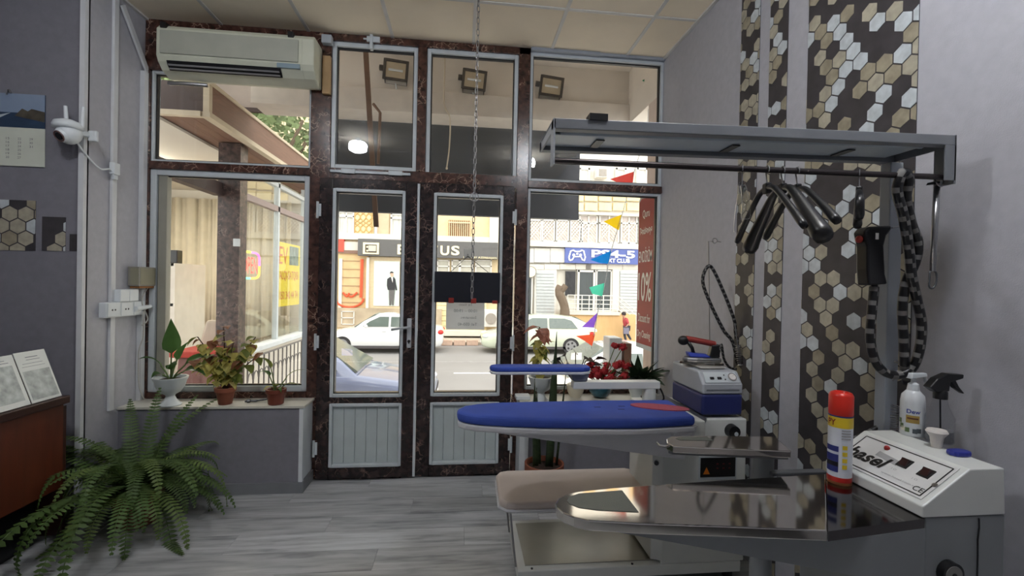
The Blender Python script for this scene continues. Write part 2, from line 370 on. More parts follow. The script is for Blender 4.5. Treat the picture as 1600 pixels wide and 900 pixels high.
window(1, -2.215, .648, -1.125, 2.235, .04); window(2, -2.215, 2.29, -1.125, 2.93, .016)
w3 = window(3, -.985, 2.30, -.362, 3.232); window(4, -.295, 2.275, .40, 3.232); window(5, .49, 2.27, XR, 3.262, .022); window(6, .49, .655, XR, 2.215, .022)
# vertical profile inside the left window
build('mullion', MB().box(-2.165, D+.0, .69, -2.11, D+.05, 2.2), mat('olive_profile', (150, 148, 136), .4), [o for o in bpy.data.objects if o.name == 'window_1'][0])
# latch on transom 3
e = w3
build('latch', MB().box(-.712, D-.05, 3.18, -.69, D-.012, 3.3).box(-.735, D-.045, 3.235, -.64, D-.03, 3.275).box(-.76, D-.04, 3.25, -.735, D-.03, 3.262), PVC, e, bevel=.003)
build('bolt_bar', MB().box(-.98, D-.045, 2.262, -.40, D-.032, 2.282).box(-.90, D-.05, 2.258, -.80, D-.03, 2.292).box(-.56, D-.05, 2.258, -.46, D-.03, 2.292), PVC, e, bevel=.003)
# ---- doors
PANEL = mat('pale_grey_panel', (186, 196, 196), .5)
def door(n, x0, x1, gx0, gx1, a=D-.045):
    b = a+.07; z0, z1 = .012, 2.215; e = S('door_%d' % n, loc=((x0+x1)/2, a, 0))
    m = MB(); m.box(x0, a, z0, gx0, b, z1).box(gx1, a, z0, x1, b, z1).box(gx0, a, z0, gx1, b, .098).box(gx0, a, .566, gx1, b, .615).box(gx0, a, 2.142, gx1, b, z1)
    build('leaf_frame', m, MARBD, e, bevel=.004)
    t = .022
    for zz0, zz1, nm in ((.615, 2.142, 'glazing_bead'), (.098, .566, 'panel_bead')):
        f = MB(); f.box(gx0, a-.006, zz0, gx0+t, b+.006, zz1).box(gx1-t, a-.006, zz0, gx1, b+.006, zz1).box(gx0+t, a-.006, zz0, gx1-t, b+.006, zz0+t).box(gx0+t, a-.006, zz1-t, gx1-t, b+.006, zz1)
        build(nm, f, PVC, e, bevel=.004)
    q = .007
    build('gasket', MB().box(gx0+t, a+.015, .615+t, gx0+t+q, b-.01, 2.142-t).box(gx1-t-q, a+.015, .615+t, gx1-t, b-.01, 2.142-t).box(gx0+t, a+.015, .615+t, gx1-t, b-.01, .615+t+q).box(gx0+t, a+.015, 2.142-t-q, gx1-t, b-.01, 2.142-t), BLACK, e)
    build('pane', MB().box(gx0+t, a+.034, .615+t, gx1-t, a+.038, 2.142-t), GLASS, e)
    build('panel_core', MB().box(gx0+t, a+.041, .098+t, gx1-t, b-.005, .566-t), PANEL, e)
    k = 6; wd = (gx1-gx0-2*t)/k
    for i in range(k): build('board', MB().box(gx0+t+i*wd+.001, a+.02, .098+t, gx0+t+(i+1)*wd-.001, a+.04, .566-t), PANEL, e, bevel=.002)
    hx = x0+.003 if n == 1 else x1-.003; s = -1 if n == 1 else 1
    for hz in (.24, 1.02, 1.98):
        build('hinge', MB().cyl((hx+s*.012, a-.008, hz-.06), (hx+s*.012, a-.008, hz+.06), .009, n=10).box(hx-.012, a-.006, hz-.045, hx+.012, a, hz+.045), PVC, e)
    return e
d1 = door(1, -1.045, -.334, -.95, -.43, D-.06); d2 = door(2, -.326, .387, -.223, .30)
build('meeting_strip', MB().box(-.343, D-.068, .02, -.326, D-.045, 2.2), PVC, d1)
ax = -.385; a = D-.06
hp = build('handle_plate', MB().box(ax-.017, a-.012, .98, ax+.017, a, 1.2), HANDLE, d1, bevel=.006)
build('lever', MB().cyl((ax, a-.01, 1.135), (ax, a-.05, 1.135), .01).tube([(ax, a-.05, 1.135), (ax-.05, a-.052, 1.13), (ax-.125, a-.052, 1.118)], .0095), HANDLE, hp, smooth=True)
build('lock_cylinder', MB().cyl((ax, a-.01, 1.03), (ax, a-.022, 1.03), .011).box(ax-.004, a-.02, 1.012, ax+.004, a-.01, 1.032), BLACK, hp)
# threshold and corner details
S('trim_24', MB().box(-1.045, D-.03, 0, .392, D+.08, .012), BASE)
# ================================================================== OUTSIDE
GZ = -1.2
def RP(u0, v0, u1, v1, Y):
    um, vm = (u0+u1)/2, (v0+v1)/2
    return PY(u0, vm, Y).x, PY(u1, vm, Y).x, PY(um, v1, Y).z, PY(um, v0, Y).z
def pbox(u0, v0, u1, v1, Ya_, Yb_, mb=None):
    x0, x1, z0, z1 = RP(u0, v0, u1, v1, Ya_); return (mb or MB()).box(x0, Ya_, z0, x1, Yb_, z1)
STUC = mat('beige_porch_stucco', (232, 224, 214), .9, var=.06, vscale=3, bump=.2, bscale=120)
CREAM = mat('cream_facade', (208, 188, 152), .85, var=.06, vscale=1.2)
WHT = mat('white_facade', (212, 206, 194), .8, var=.04, vscale=1.5)
ASPH = mat('road_asphalt', (142, 139, 137), .9, var=.08, vscale=.6, bump=.2, bscale=40)
S('ground_road', MB().box(-40, 10.2, GZ-.3, 40, 19.9, GZ), ASPH)
S('ground_near_pavement', MB().box(-40, D+.1, GZ-.3, 40, 10.2, GZ+.12), mat('near_paving', (205, 200, 192), .9))
S('ground_far_pavement', MB().box(-40, 19.9, GZ-.3, 40, 45, GZ+.12), mat('far_paving', (184, 172, 156), .9, var=.08))
S('floor_landing', MB().box(-2.2, D+.1, GZ, 1.75, 5.2, -.03), mat('landing_tile', (216, 210, 202), .6))
for x in (-.2,): tag(build('lane_dash', MB().box(x, 13.58, GZ, x+3.0, 13.72, GZ+.004), mat('road_paint', (240, 240, 236), .7)), 'white lane dash painted on the grey road', 'road marking')
# ---- porch over the entrance
S('ceiling_porch', MB().box(-2.6, D+.08, 3.79, 2.0, 5.1, 3.95), STUC)
S('wall_porch_beam', MB().box(-2.1, 4.8, 3.42, 2.0, 5.05, 3.79), STUC)
S('trim_30', MB().box(-2.1, 4.76, 3.20, 1.75, 5.09, 3.42), mat('pale_porch_cornice', (222, 214, 204), .85))
S('wall_porch_side', MB().box(1.75, D+.08, 3.22, 2.0, 4.8, 3.79), STUC)
S('wall_porch_return', MB().box(1.75, D+.08, GZ, 2.0, 4.25, 3.22), mat('pale_pink_plaster', (216, 200, 190), .9))
S('wall_above_front', MB().box(-2.6, D+.08, ZC+.02, 2.0, D+.12, 3.79), STUC)
def flood(u, v, lab):
    p = PY(u, v, 4.74); e = thing('floodlight', lab, 'floodlight', p, 'porch floodlights')
    T = Matrix.Translation(p) @ Matrix.Rotation(math.radians(5), 4, 'Y') @ Matrix.Rotation(math.radians(8), 4, 'X')
    k = mat('floodlight_housing', (60, 54, 50), .5)
    build('housing', MB(T).hexa([(-.12,-.02,-.095),(.12,-.02,-.095),(.07,.07,-.06),(-.07,.07,-.06)], [(-.12,-.02,.095),(.12,-.02,.095),(.07,.07,.06),(-.07,.07,.06)]), k, e, bevel=.006)
    build('bezel', MB(T).box(-.125,-.035,-.1,-.098,-.02,.1).box(.098,-.035,-.1,.125,-.02,.1).box(-.098,-.035,-.1,.098,-.02,-.075).box(-.098,-.035,.075,.098,-.02,.1), k, e, bevel=.003)
    build('reflector', MB(T).box(-.098,-.023,-.075,.098,-.019,.075), mat('floodlight_reflector', (190, 180, 160), .3, metal=.6), e)
    build('tube_lamp', MB(T).cyl((-.07,-.028,0), (.07,-.028,0), .011), WHITE, e)
    build('junction_knob', MB(T).cyl((-.125,.0,.01), (-.165,.0,.01), .028, n=10), k, e)
    build('bracket', MB(T).tube([(-.11,.02,-.08),(-.11,.05,-.12),(.11,.05,-.12),(.11,.02,-.08)], .007), k, e)
    build('flex', MB().tube(spline([p+Vector((-.01, .03, -.11)), p+Vector((.0, .04, -.16)), p+Vector((-.015, .045, -.24))]), .006), WHITE, e)
flood(619, 111, 'leftmost floodlight on the porch beam, above the left door leaf'); flood(741, 126, 'middle floodlight on the porch beam behind the hanging chain'); flood(861, 136, 'rightmost floodlight on the porch beam, above the garment rail')
sg = thing('fascia_sign', 'large dark grey sign board seen from behind under the porch', 'sign board', (-.2, 5.1, 2.2))
sx0, sx1, sz0, sz1 = -1.62, PY(905, 300, 5.12).x, PY(880, 342, 5.12).z, PY(600, 188, 5.12).z
SGM = mat('sign_back_sheet', (62, 64, 68), .6, var=.08, vscale=4)
build('back_sheet', MB().box(sx0, 5.12, sz0, sx1, 5.2, sz1), SGM, sg)
for x in (sx0+.4, -.2, sx1-.4): build('hanger_strap', MB().box(x-.015, 5.1, sz1-.03, x+.015, 5.12, sz1+.02), DARKMET, sg)
pa, pb = PY(567, 78, 4.5), PY(587, 256, 4.5)
BR = mat('brown_painted_bar', (112, 84, 66), .7)
tg = thing('timber_bar', 'brown bar slanting down behind the left transom pane', 'bar', (pb.x, 4.5, pb.z-.5))
dv = (pb-pa).normalized()
build('long_bar', MB().prism([pa+Vector((-.022, 0, .3)), pa+Vector((.022, 0, .3)), pb+Vector((.022, 0, -.5))+dv*.1, pb+Vector((-.022, 0, -.5))+dv*.1], (0, .035, 0)), BR, tg)
pc, pd, pe = PY(583, 162, 4.5), PY(594, 176, 4.5), PY(591, 256, 4.5)
build('short_bar', MB().tube([pc, pd, pe], .014, n=4), BR, tg)
tag(build('dangling_rope', MB().tube(spline([PY(695, 60, 4.7), PY(695, 98, 4.7), PY(694, 160, 4.7), PY(703, 185, 4.7), PY(702, 230, 4.7), PY(698, 262, 4.7)]), .007).ball(PY(698, 263, 4.7), .012), mat('off_white_cord', (200, 186, 165), .8)), 'thin pale cord dangling outside the right door transom', 'rope')
# ---- red lightbox
lb = thing('discount_lightbox', 'tall red and white light box reading ENDİRİM 10% beside the right window', 'sign', (1.6, 3.8, .93))
REDB = mat('red_banner_print', (150, 44, 42), .5, var=.12, vscale=5)
build('frame', MB().prism([(1.575, 3.63, .93), (1.575, 3.99, .93), (1.575, 3.99, 2.25), (1.575, 3.93, 2.28), (1.575, 3.63, 2.24)], (.09, 0, 0)), PVC, lb)
build('face', MB().prism([(1.57, 3.645, .97), (1.57, 3.975, .97), (1.57, 3.975, 2.22), (1.57, 3.92, 2.25), (1.57, 3.645, 2.215)], (.005, 0, 0)), REDB, lb)
PAPW = mat('white_print', (236, 230, 224), .6)
for s_, z_, w_, h_ in (('Quru', 2.1, .15, .08), ('Təmizləməyə', 1.95, .27, .08), ('ENDİRİM', 1.75, .28, .13), ('10%', 1.47, .28, .25), ('Discount for', 1.2, .26, .075), ('Dry Cleaning', 1.05, .28, .08)):
    text(s_, (1.569, 3.81, z_), (0, -1, 0), (0, 0, 1), w_, h_, PAPW, lb, bold=.01)
# ---- pennants
cord_px = [(1034, 100), (1012, 190), (991, 268), (972, 335), (955, 392), (945, 442), (934, 488), (930, 513), (924, 545)]
FYY = 4.35
cp = [PY(u, v, FYY) for u, v in cord_px]
pst = thing('pennant_string', 'cord of seven coloured pennant flags outside the right window', 'flags', cp[-1])
cp[0].x = 1.76
build('cord', MB().tube(spline(cp, 4), .004, n=5), WHITE, pst)
fl_ = [('green', (36, 150, 110), [(1034, 108), (1003, 126), (1034, 139)]), ('red', (214, 72, 62), [(991, 268), (953, 280), (972, 288), (988, 291)]), ('yellow', (246, 208, 30), [(972, 335), (943, 346), (967, 360)]),
       ('blue', (24, 134, 226), [(956, 391), (922, 406), (938, 411), (950, 412)]), ('turquoise', (92, 220, 190), [(945, 442), (921, 449), (925, 459), (941, 463)]), ('purple', (140, 92, 214), [(935, 487), (909, 511), (928, 512)]), ('orange', (244, 100, 66), [(930, 522), (900, 525), (914, 533), (925, 541)])]
for nm, c, pg in fl_:
    pts = [PY(u, v, FYY+(.03*math.sin(i*1.7))) for i, (u, v) in enumerate(pg)]
    o = build('pennant', MB().add(pts, [tuple(range(len(pts)))]), mat(nm+'_pennant_cloth', c, .7, transl=.7), pst); o['label'] = nm+' cloth pennant flag on the cord'
# ---- white panel behind the flowers
wb = thing('outdoor_box', 'white upright box with brown side behind the red flowers', 'box', (PY(965, 575, 4.1).x, 4.1, 0))
x0, x1, z0, z1 = RP(952, 528, 972, 590, 4.1)
build('white_face', MB().box(x0, 4.1, -.03, x1, 4.3, z1), WHITE, wb, bevel=.01)
x2 = PY(988, 550, 4.1).x
build('brown_side', MB().prism([(x1, 4.12, -.03), (x2, 4.12, -.03), (x2, 4.12, PY(980, 537, 4.12).z), (x1+.03, 4.12, PY(980, 537, 4.12).z)], (0, .17, 0)), mat('brown_board', (118, 84, 66), .7), wb)
# ---- neighbour annex on the left
AX = -2.45
an = thing('annex', 'neighbouring glazed annex with brown soffit and white window frames', 'building', (AX, 6, GZ))
BRW = mat('brown_wood_board', (124, 92, 76), .6, var=.14, vscale=6, stretch=(12, 1, 12))
BRD = mat('dark_brown_fascia', (70, 54, 50), .6, var=.1)
CRW = mat('cream_trim', (206, 192, 168), .7)
EX = -2.2
build('fascia_front', MB().box(-4.6, 4.22, 2.90, EX-.05, 4.27, 3.14), BRD, an)
build('fascia_end', MB().box(EX-.05, 4.22, 2.87, EX, 4.27, 3.16), CRW, an)
build('fascia_side', MB().box(EX-.03, 4.27, 2.90, EX, 7.9, 3.14), BRW, an)
build('edge_strip', MB().box(EX-.06, 4.21, 2.855, EX+.012, 7.9, 2.90).box(-4.6, 4.2, 2.855, EX-.06, 4.25, 2.90), CRW, an)
build('edge_strip', MB().box(EX-.04, 4.21, 3.14, EX+.015, 7.9, 3.17), CRW, an)
for i in range(3): build('soffit_board', MB().box(-2.25-.13*i-.127, 4.25, 2.87, -2.25-.13*i, 7.8, 2.885), BRW, an)
build('roof', MB().box(-4.9, 4.24, 3.13, EX-.02, 7.9, 3.16), BRD, an)
build('interior_ceiling', MB().box(-5.2, 3.75, 2.84, -2.64, 7.8, 2.865), WHT, an)
build('head_beam', MB().box(AX-.1, 3.7, 2.34, AX-.02, 5.0, 2.45).box(AX-.1, 3.7, 2.315, AX-.01, 5.0, 2.34), BRD, an)
build('column', MB().box(AX-.06, 5.0, GZ, AX+.155, 5.16, 2.86), marble_mat('grey_brown_marble', (70, 54, 48), (136, 116, 106), .35), an)
build('switch_plate', MB().box(AX+.1, 4.985, 1.8, AX+.165, 5.0, 1.88), WHITE, an, bevel=.004)
for y in (5.25, 6.32, 7.32): build('mullion', MB().box(AX-.03, y, .68, AX+.03, y+.055, 2.85), PVC, an, bevel=.004)
build('sill', MB().box(AX-.06, 5.16, .62, AX+.1, 7.7, .68), WHITE, an, bevel=.006)
build('transom_rail', MB().box(AX-.03, 5.16, 2.36, AX+.03, 7.4, 2.43), mat('mauve_grey_rail', (150, 134, 130), .5), an)
build('head_rail', MB().box(AX-.03, 5.16, 2.68, AX+.03, 7.4, 2.73), PVC, an)
for ya, yb in ((5.305, 6.32), (6.375, 7.32)):
    build('pane', MB().box(AX-.005, ya, .68, AX-.001, yb, 2.36), GLASS, an); build('pane', MB().box(AX-.005, ya, 2.43, AX-.001, yb, 2.68), GLASS, an)
build('lower_wall', MB().box(AX-.1, 5.16, GZ, AX, 7.7, .62), WHT, an)
build('interior_wall', MB().box(-5.3, 7.7, GZ, AX-.1, 7.8, 2.86), WHT, an); build('interior_wall', MB().box(-5.3, 3.7, GZ, -5.2, 7.7, 2.86), WHT, an)
build('interior_floor', MB().box(-5.2, 3.7, -.2, AX-.1, 7.7, -.1), mat('annex_floor', (150, 120, 100), .6), an)
nr = random.Random(3)
rows = [[], []]
for i in range(90):
    x = -5.1+i*(2.4/89); yy = 7.6+.04*math.sin(i*.9)+.02*math.sin(i*2.3)
    rows[0].append((x, yy, .0)); rows[1].append((x, yy, 2.70))
cu = build('curtain', MB().grid(rows), mat('cream_curtain', (232, 222, 200), .9, transl=.3), an, smooth=True)
sm = cu.modifiers.new('thick', 'SOLIDIFY'); sm.thickness = .01
# railing in front of the annex
al = thing('annex_fill_lamp', 'added round fill lamp brightening the annex interior', 'lamp', (-3.7, 5.9, 2.74))  # lamp added to brighten the annex interior, no known source there
build('base', MB().lathe((-3.7, 5.9, 0), [(.0, 2.78), (.2, 2.78), (.2, 2.84), (0, 2.84)], 24), WHITE, al); build('shade', MB().lathe((-3.7, 5.9, 0), [(0, 2.72), (.14, 2.735), (.19, 2.78), (0, 2.78)], 24), mat('annex_fill_glow', (255, 246, 226), .5, emit=120), al, smooth=True)
rg = thing('iron_railing', 'thin dark railing in front of the white annex wall', 'railing', (-2.15, 5.8, -.03))
RM = mat('railing_iron', (110, 106, 104), .5)
build('top_rail', MB().box(-2.162, 4.85, .645, -2.138, 7.05, .66), RM, rg); build('bottom_rail', MB().box(-2.16, 4.85, -.03, -2.14, 7.05, -.01), RM, rg)
for i in range(17): build('baluster', MB().cyl((-2.15, 4.9+.13*i, -.02), (-2.15, 4.9+.13*i, .65), .008, n=6), RM, rg)
for i in range(16):
    y = 4.9+.13*i; build('scroll', MB().tube([(-2.15, y+.065-.055*math.cos(t*PI/6), .42+.08*math.sin(t*PI/6)) for t in range(7)], .006, n=5), RM, rg)
# neon sign and yellow poster on the annex glass
ne = thing('neon_sign', 'oval neon OPEN sign glowing on the annex window', 'neon sign', (AX-.05, 5.72, 1.45))
def neon(nm, c, a0, a1):
    pts = []
    for i in range(9):
        t = a0+(a1-a0)*i/8; cx, cz = math.cos(t), math.sin(t)
        pts.append((AX-.05, 5.72+.25*math.copysign(abs(cx)**.45, cx), 1.63+.155*math.copysign(abs(cz)**.45, cz)))
    build('neon_tube', MB().tube(pts, .014), mat(nm, c, .4, emit=1.6), ne)
neon('neon_yellow', (255, 226, 60), PI*.5, PI); neon('neon_pink', (255, 110, 190), 0, PI*.5); neon('neon_green', (120, 240, 190), PI, PI*1.5); neon('neon_orange', (255, 190, 70), PI*1.5, PI*2)
text('OPEN', (AX-.05, 5.72, 1.63), (0, 1, 0), (0, 0, 1), .38, .2, mat('neon_red', (255, 70, 60), .4, emit=1.6), ne, depth=0)
bpy.data.objects[-1] if False else None
po = thing('sale_poster', 'yellow poster reading EV ALQI-SATQISI on the annex window', 'poster', (AX-.012, 6.68, 1.2))
build('sheet', MB().box(AX-.012, 6.42, 1.1, AX-.009, 7.26, 1.98), mat('yellow_paper', (240, 214, 60), .7), po)
PRR = mat('poster_orange_print', (214, 110, 40), .7)
build('house_picture', MB().box(AX-.009, 6.84, 1.68, AX-.008, 7.2, 1.95), mat('house_photo_print', (120, 136, 128), .7, var=.5, vscale=9), po)
text('EV', (AX-.008, 6.62, 1.8), (0, 1, 0), (0, 0, 1), .3, .24, PRR, po); text('ALQI-SATQISI', (AX-.008, 6.84, 1.52), (0, 1, 0), (0, 0, 1), .7, .14, PRR, po); text('050 340 44 74', (AX-.008, 6.84, 1.25), (0, 1, 0), (0, 0, 1), .68, .11, PRR, po)
# furniture inside the annex
cab = thing('shelf_cabinet', 'tall white shelf cabinet inside the annex by the curtain', 'cabinet', (-3.5, 5.4, -.1))
cx0, cx1 = PY(250, 500, 5.4).x-.1, PY(270, 500, 5.4).x; zt = PY(265, 411, 5.4).z
CW = mat('cream_cabinet', (222, 214, 200), .5)
build('side_panel', MB().box(cx1-.03, 5.4, -.1, cx1+.015, 6.0, zt), CW, cab); build('side_panel', MB().box(cx0, 5.4, -.1, cx0+.03, 6.0, zt), CW, cab)
build('back_panel', MB().box(cx0, 5.97, -.1, cx1, 6.0, zt), CW, cab)
for v in (411, 474, 522): z = PY(260, v, 5.4).z; build('shelf', MB().box(cx0, 5.4, z-.03, cx1, 6.0, z), CW, cab)
zz = PY(260, 474, 5.4).z
tag(build('desk_printer', MB().hexa([(cx0+.04, 5.42, zz), (cx1-.04, 5.42, zz), (cx1-.04, 5.8, zz), (cx0+.04, 5.8, zz)], [(cx0+.08, 5.5, zz+.12), (cx1-.08, 5.5, zz+.12), (cx1-.08, 5.75, zz+.12), (cx0+.08, 5.75, zz+.12)]), mat('printer_grey', (150, 150, 150), .5), bevel=.01), 'grey device on the middle shelf of the annex cabinet', 'printer')
x_, _, z_, _z = RP(265, 391, 275, 411, 5.5)
tag(build('small_speaker', MB().box(x_, 5.5, zt, x_+.08, 5.6, zt+.15), BLACK, bevel=.008), 'small black speaker on top of the annex cabinet', 'speaker')
ch = thing('office_chair', 'beige high-back chair with red seat cushion inside the annex', 'chair', (-2.95, 4.9, -.1))
x0, x1, z0, z1 = RP(302, 502, 338, 560, 5.0)
build('backrest', MB().hexa([(x0-.02, 5.0, z0-.1), (x1, 5.0, z0-.1), (x1, 5.1, z0-.1), (x0-.02, 5.1, z0-.1)], [(x0+.05, 5.12, z1), (x1, 5.12, z1), (x1, 5.2, z1), (x0+.05, 5.2, z1)]), mat('beige_upholstery', (186, 172, 156), .8), ch, bevel=.03)
x0, x1, z0, z1 = RP(282, 545, 336, 562, 4.8)
build('seat', MB().box(x0, 4.6, z1-.06, x1, 5.05, z1), mat('red_seat_cloth', (176, 60, 48), .8), ch, bevel=.02)
build('base', MB().hexa([(x0+.02, 4.62, -.1), (x1, 4.62, -.1), (x1, 5.0, -.1), (x0+.02, 5.0, -.1)], [(x0+.06, 4.65, z1-.06), (x1-.05, 4.65, z1-.06), (x1-.05, 5.0, z1-.06), (x0+.06, 5.0, z1-.06)]), mat('maroon_skirt', (120, 84, 78), .8), ch, bevel=.02)
# old awning stub beyond the annex roof
x0, x1, z0, z1 = RP(355, 155, 428, 168, 6.2)
aw = an
build('awning_edge', MB().box(x0, 6.2, z0-.05, x1, 6.25, z0+.03), BRD, aw); build('awning_deck', MB().hexa([(x0-.6, 5.0, z0+.35), (x1-.3, 5.0, z0+.35), (x1, 6.2, z0+.0), (x0, 6.2, z0)], [(x0-.6, 5.0, z0+.39), (x1-.3, 5.0, z0+.39), (x1, 6.2, z0+.04), (x0, 6.2, z0+.04)]), STUC, aw)
# ---- trees
def tree(lab, base, h, cr, n, seed, leafc, ls=.16):
    t = thing('street_tree', lab, 'tree', base, 'street trees'); rr = random.Random(seed); b = Vector(base)
    build('trunk', MB().tube(spline([b, b+Vector((.15, .05, h*.3)), b+Vector((-.1, 0, h*.6)), b+Vector((.1, 0, h*.95))]), .13, n=8), mat('tree_bark', (112, 96, 80), .9, bump=.5, bscale=20), t, smooth=True)
    for i in range(6):
        a = rr.uniform(0, 2*PI); build('branch', MB().tube(spline([b+Vector((0, 0, h*.55+.1*i)), b+Vector((math.cos(a)*cr*.5, math.sin(a)*cr*.5, h*.75+.1*i)), b+Vector((math.cos(a)*cr*.85, math.sin(a)*cr*.85, h*.95+.1*i))], 3), [.06-.004*k for k in range(7)], n=6), MT['tree_bark'], t)
    m = MB(); c0 = b+Vector((0, 0, h*1.0))
    for i in range(n):
        while True:
            q = Vector((rr.uniform(-1, 1), rr.uniform(-1, 1), rr.uniform(-1, 1)))
            if .25 < q.length < 1: break
        p = c0+Vector((q.x*cr, q.y*cr, q.z*cr*.85)); a = Vector((rr.uniform(-1, 1), rr.uniform(-1, 1), rr.uniform(-1, .4))).normalized(); bb = a.cross(Vector((rr.uniform(-1, 1), rr.uniform(-1, 1), rr.uniform(-1, 1)))).normalized()
        s_ = ls*rr.uniform(.6, 1.2); m.add([p, p+a*s_*.5+bb*s_*.3, p+a*s_, p+a*s_*.5-bb*s_*.3], [(0, 1, 2, 3)])
    o = build('foliage', m, mat('street_leaves', leafc, .7, var=.4, vscale=1.3), t); o['kind'] = 'stuff'
tree('leafy street tree behind the annex roof at upper left', (-5.3, 11.5, GZ), 6.0, 2.3, 4200, 5, (112, 128, 84), .22)
t = thing('bare_trunk', 'bent brown bare tree trunk in front of the white shuttered shop', 'tree', PY(880, 505, 20.25))
build('trunk', MB().tube(spline([PY(u, v, 20.25) for u, v in ((882, 518), (882, 480), (873, 456), (876, 447))]), [.22]*6+[.2]*6+[.17]*6+[.15], n=8), MT['tree_bark'], t, smooth=True)
build('stub', MB().tube(spline([PY(u, v, 20.25) for u, v in ((874, 458), (881, 450), (884, 446))]), .14, n=8), MT['tree_bark'], t, smooth=True)
# ---- building across the street, left half
FY = 22.
b1 = thing('suit_shop_building', 'cream building across the street with a dark shop sign', 'building', (-10, FY, GZ))
xj = PY(783, 400, FY).x
build('wall', MB().box(-32, FY, GZ, xj, FY+1, 14), CREAM, b1)
DG = mat('dark_grey_fascia', (92, 90, 88), .6); GOLD = mat('cream_letters', (250, 236, 190), .5)
def fp(nm, u0, v0, u1, v1, m, off=.1, par=b1, **k): return build(nm, pbox(u0, v0, u1, v1, FY-off, FY, None), m, par, **k)
fp('white_band', 430, 366, 800, 376, WHT, .25); fp('white_panel', 430, 376, 560, 392, WHT, .15); fp('red_panel', 527, 373, 537, 393, mat('red_sign', (226, 76, 56), .5), .22)
fp('red_panel', 440, 372, 484, 392, MT['red_sign'], .22)
fp('brown_valance', 528, 391, 560, 396, mat('brown_valance', (130, 100, 84), .7), .2)
fs = fp('shop_sign', 559, 376, 778, 402, DG, .45)
fp('emblem_plate', 567, 379, 592, 397, GOLD, .5); fp('emblem_field', 570.5, 382, 588.5, 394.5, mat('emblem_dark', (70, 60, 52), .6), .52); fp('emblem_core', 575.5, 383.5, 587.5, 392.5, mat('emblem_grey', (190, 186, 172), .6), .55)
for v in (384.5, 390.5): fp('emblem_dot', 572.5, v, 575, v+2.5, GOLD, .55)
def ft(s_, u0, v0, u1, v1, m, off, par, **k):
    Y = FY-off; x0, x1, z0, z1 = RP(u0, v0, u1, v1, Y); text(s_, ((x0+x1)/2, Y, (z0+z1)/2), (1, 0, 0), (0, 0, 1), x1-x0, z1-z0, m, par, depth=.02, **k)
ft('E', 621, 382, 633, 397.5, GOLD, .47, b1, bold=.03); ft('T', 671, 383.5, 684, 398, GOLD, .47, b1, bold=.03); ft('U', 688, 384, 702, 399, GOLD, .47, b1, bold=.03); ft('S', 705, 384, 718, 399, GOLD, .47, b1, bold=.03)
ft('MADE BY AZERBAIJAN', 724, 401, 776, 405, GOLD, .47, b1)
WF2 = mat('white_window_frame', (216, 212, 204), .6); CURT = mat('lace_curtain', (206, 204, 196), .8, var=.2, vscale=5, stretch=(3, 1, .3))
def win(u0, v0, u1, v1, par, paneM, t=2.2, mull=(), bars=()):
    f = MB()
    pbox(u0, v0, u0+t, v1, FY-.14, FY, f); pbox(u1-t, v0, u1, v1, FY-.14, FY, f); pbox(u0, v0, u1, v0+t, FY-.14, FY, f); pbox(u0, v1-t, u1, v1, FY-.14, FY, f)
    for x in mull: pbox(x-t/2, v0, x+t/2, v1, FY-.14, FY, f)
    for y in bars: pbox(u0, y-t/2, u1, y+t/2, FY-.14, FY, f)
    o = build('window', f, WF2, par); build('pane', pbox(u0+t/2, v0+t/2, u1-t/2, v1-t/2, FY-.06, FY-.02), paneM, o)
win(528, 330, 553, 366, b1, CURT, 2, (541,), (338,)); win(610, 333, 633, 370, b1, CURT, 2.5, (), (341,))
LAT = mat('yellow_lattice_panel', (240, 214, 160), .7)
fp('lattice_panel', 554, 330, 584, 367, LAT, .08)
lm = mat('lattice_bar', (196, 164, 110), .7)
for i in range(-3, 5):
    u0 = 554+i*9
    for sgn in (1, -1):
        pts = []
        for k in range(13):
            v = 330+k*3; u = u0+18*(.5+.5*sgn*math.sin(k*PI/6)) 
            if 554 <= u <= 584: pts.append(PY(u, v, FY-.1))
        if len(pts) > 2: build('lattice_bar', MB().tube(pts, .03, n=4), lm, b1)
fp('drain_pipe', 585, 330, 589, 374, WF2, .2); fp('wall_recess', 590, 332, 608, 367, mat('shaded_render', (200, 178, 148), .85), .06)
fp('grey_shop_wall', 527, 396, 575, 500, mat('ochre_shop_wall', (206, 176, 130), .8, var=.1, vscale=2), .1)
for i in range(6): fp('clad_joint', 533, 407+i*13, 562, 408+i*13, mat('clad_joint', (160, 134, 100), .8), .13)
fp('white_jamb', 529, 404, 534, 494, WF2, .16); fp('downpipe', 572, 402, 576, 492, WF2, .25)
ORN = mat('red_ornament', (216, 84, 46), .6)
build('ornament_arc', MB().tube([PY(546+22*math.cos(t*PI/10), 466+14*math.sin(t*PI/10), FY-.16) for t in range(11)], .05, n=5), ORN, b1)
build('ornament_leaf', MB().tube(spline([PY(u, v, FY-.16) for u, v in ((536, 457), (542, 463), (546, 458))]), .05, n=5), ORN, b1); build('ornament_leaf', MB().tube(spline([PY(u, v, FY-.16) for u, v in ((546, 463), (551, 463), (558, 457))]), .05, n=5), ORN, b1)
build('ornament_stripe', MB().tube([PY(566, 405, FY-.16), PY(564, 465, FY-.16)], .07, n=5), ORN, b1)
sw = mat('display_window', (214, 226, 218), .25)
fp('shop_surround', 577, 402, 640, 482, mat('beige_surround', (212, 192, 158), .8), .12); fp('display_window', 584, 408, 624, 478, sw, .16); fp('display_window', 625, 410, 629, 478, mat('dark_shop_glass', (60, 66, 66), .2), .16)
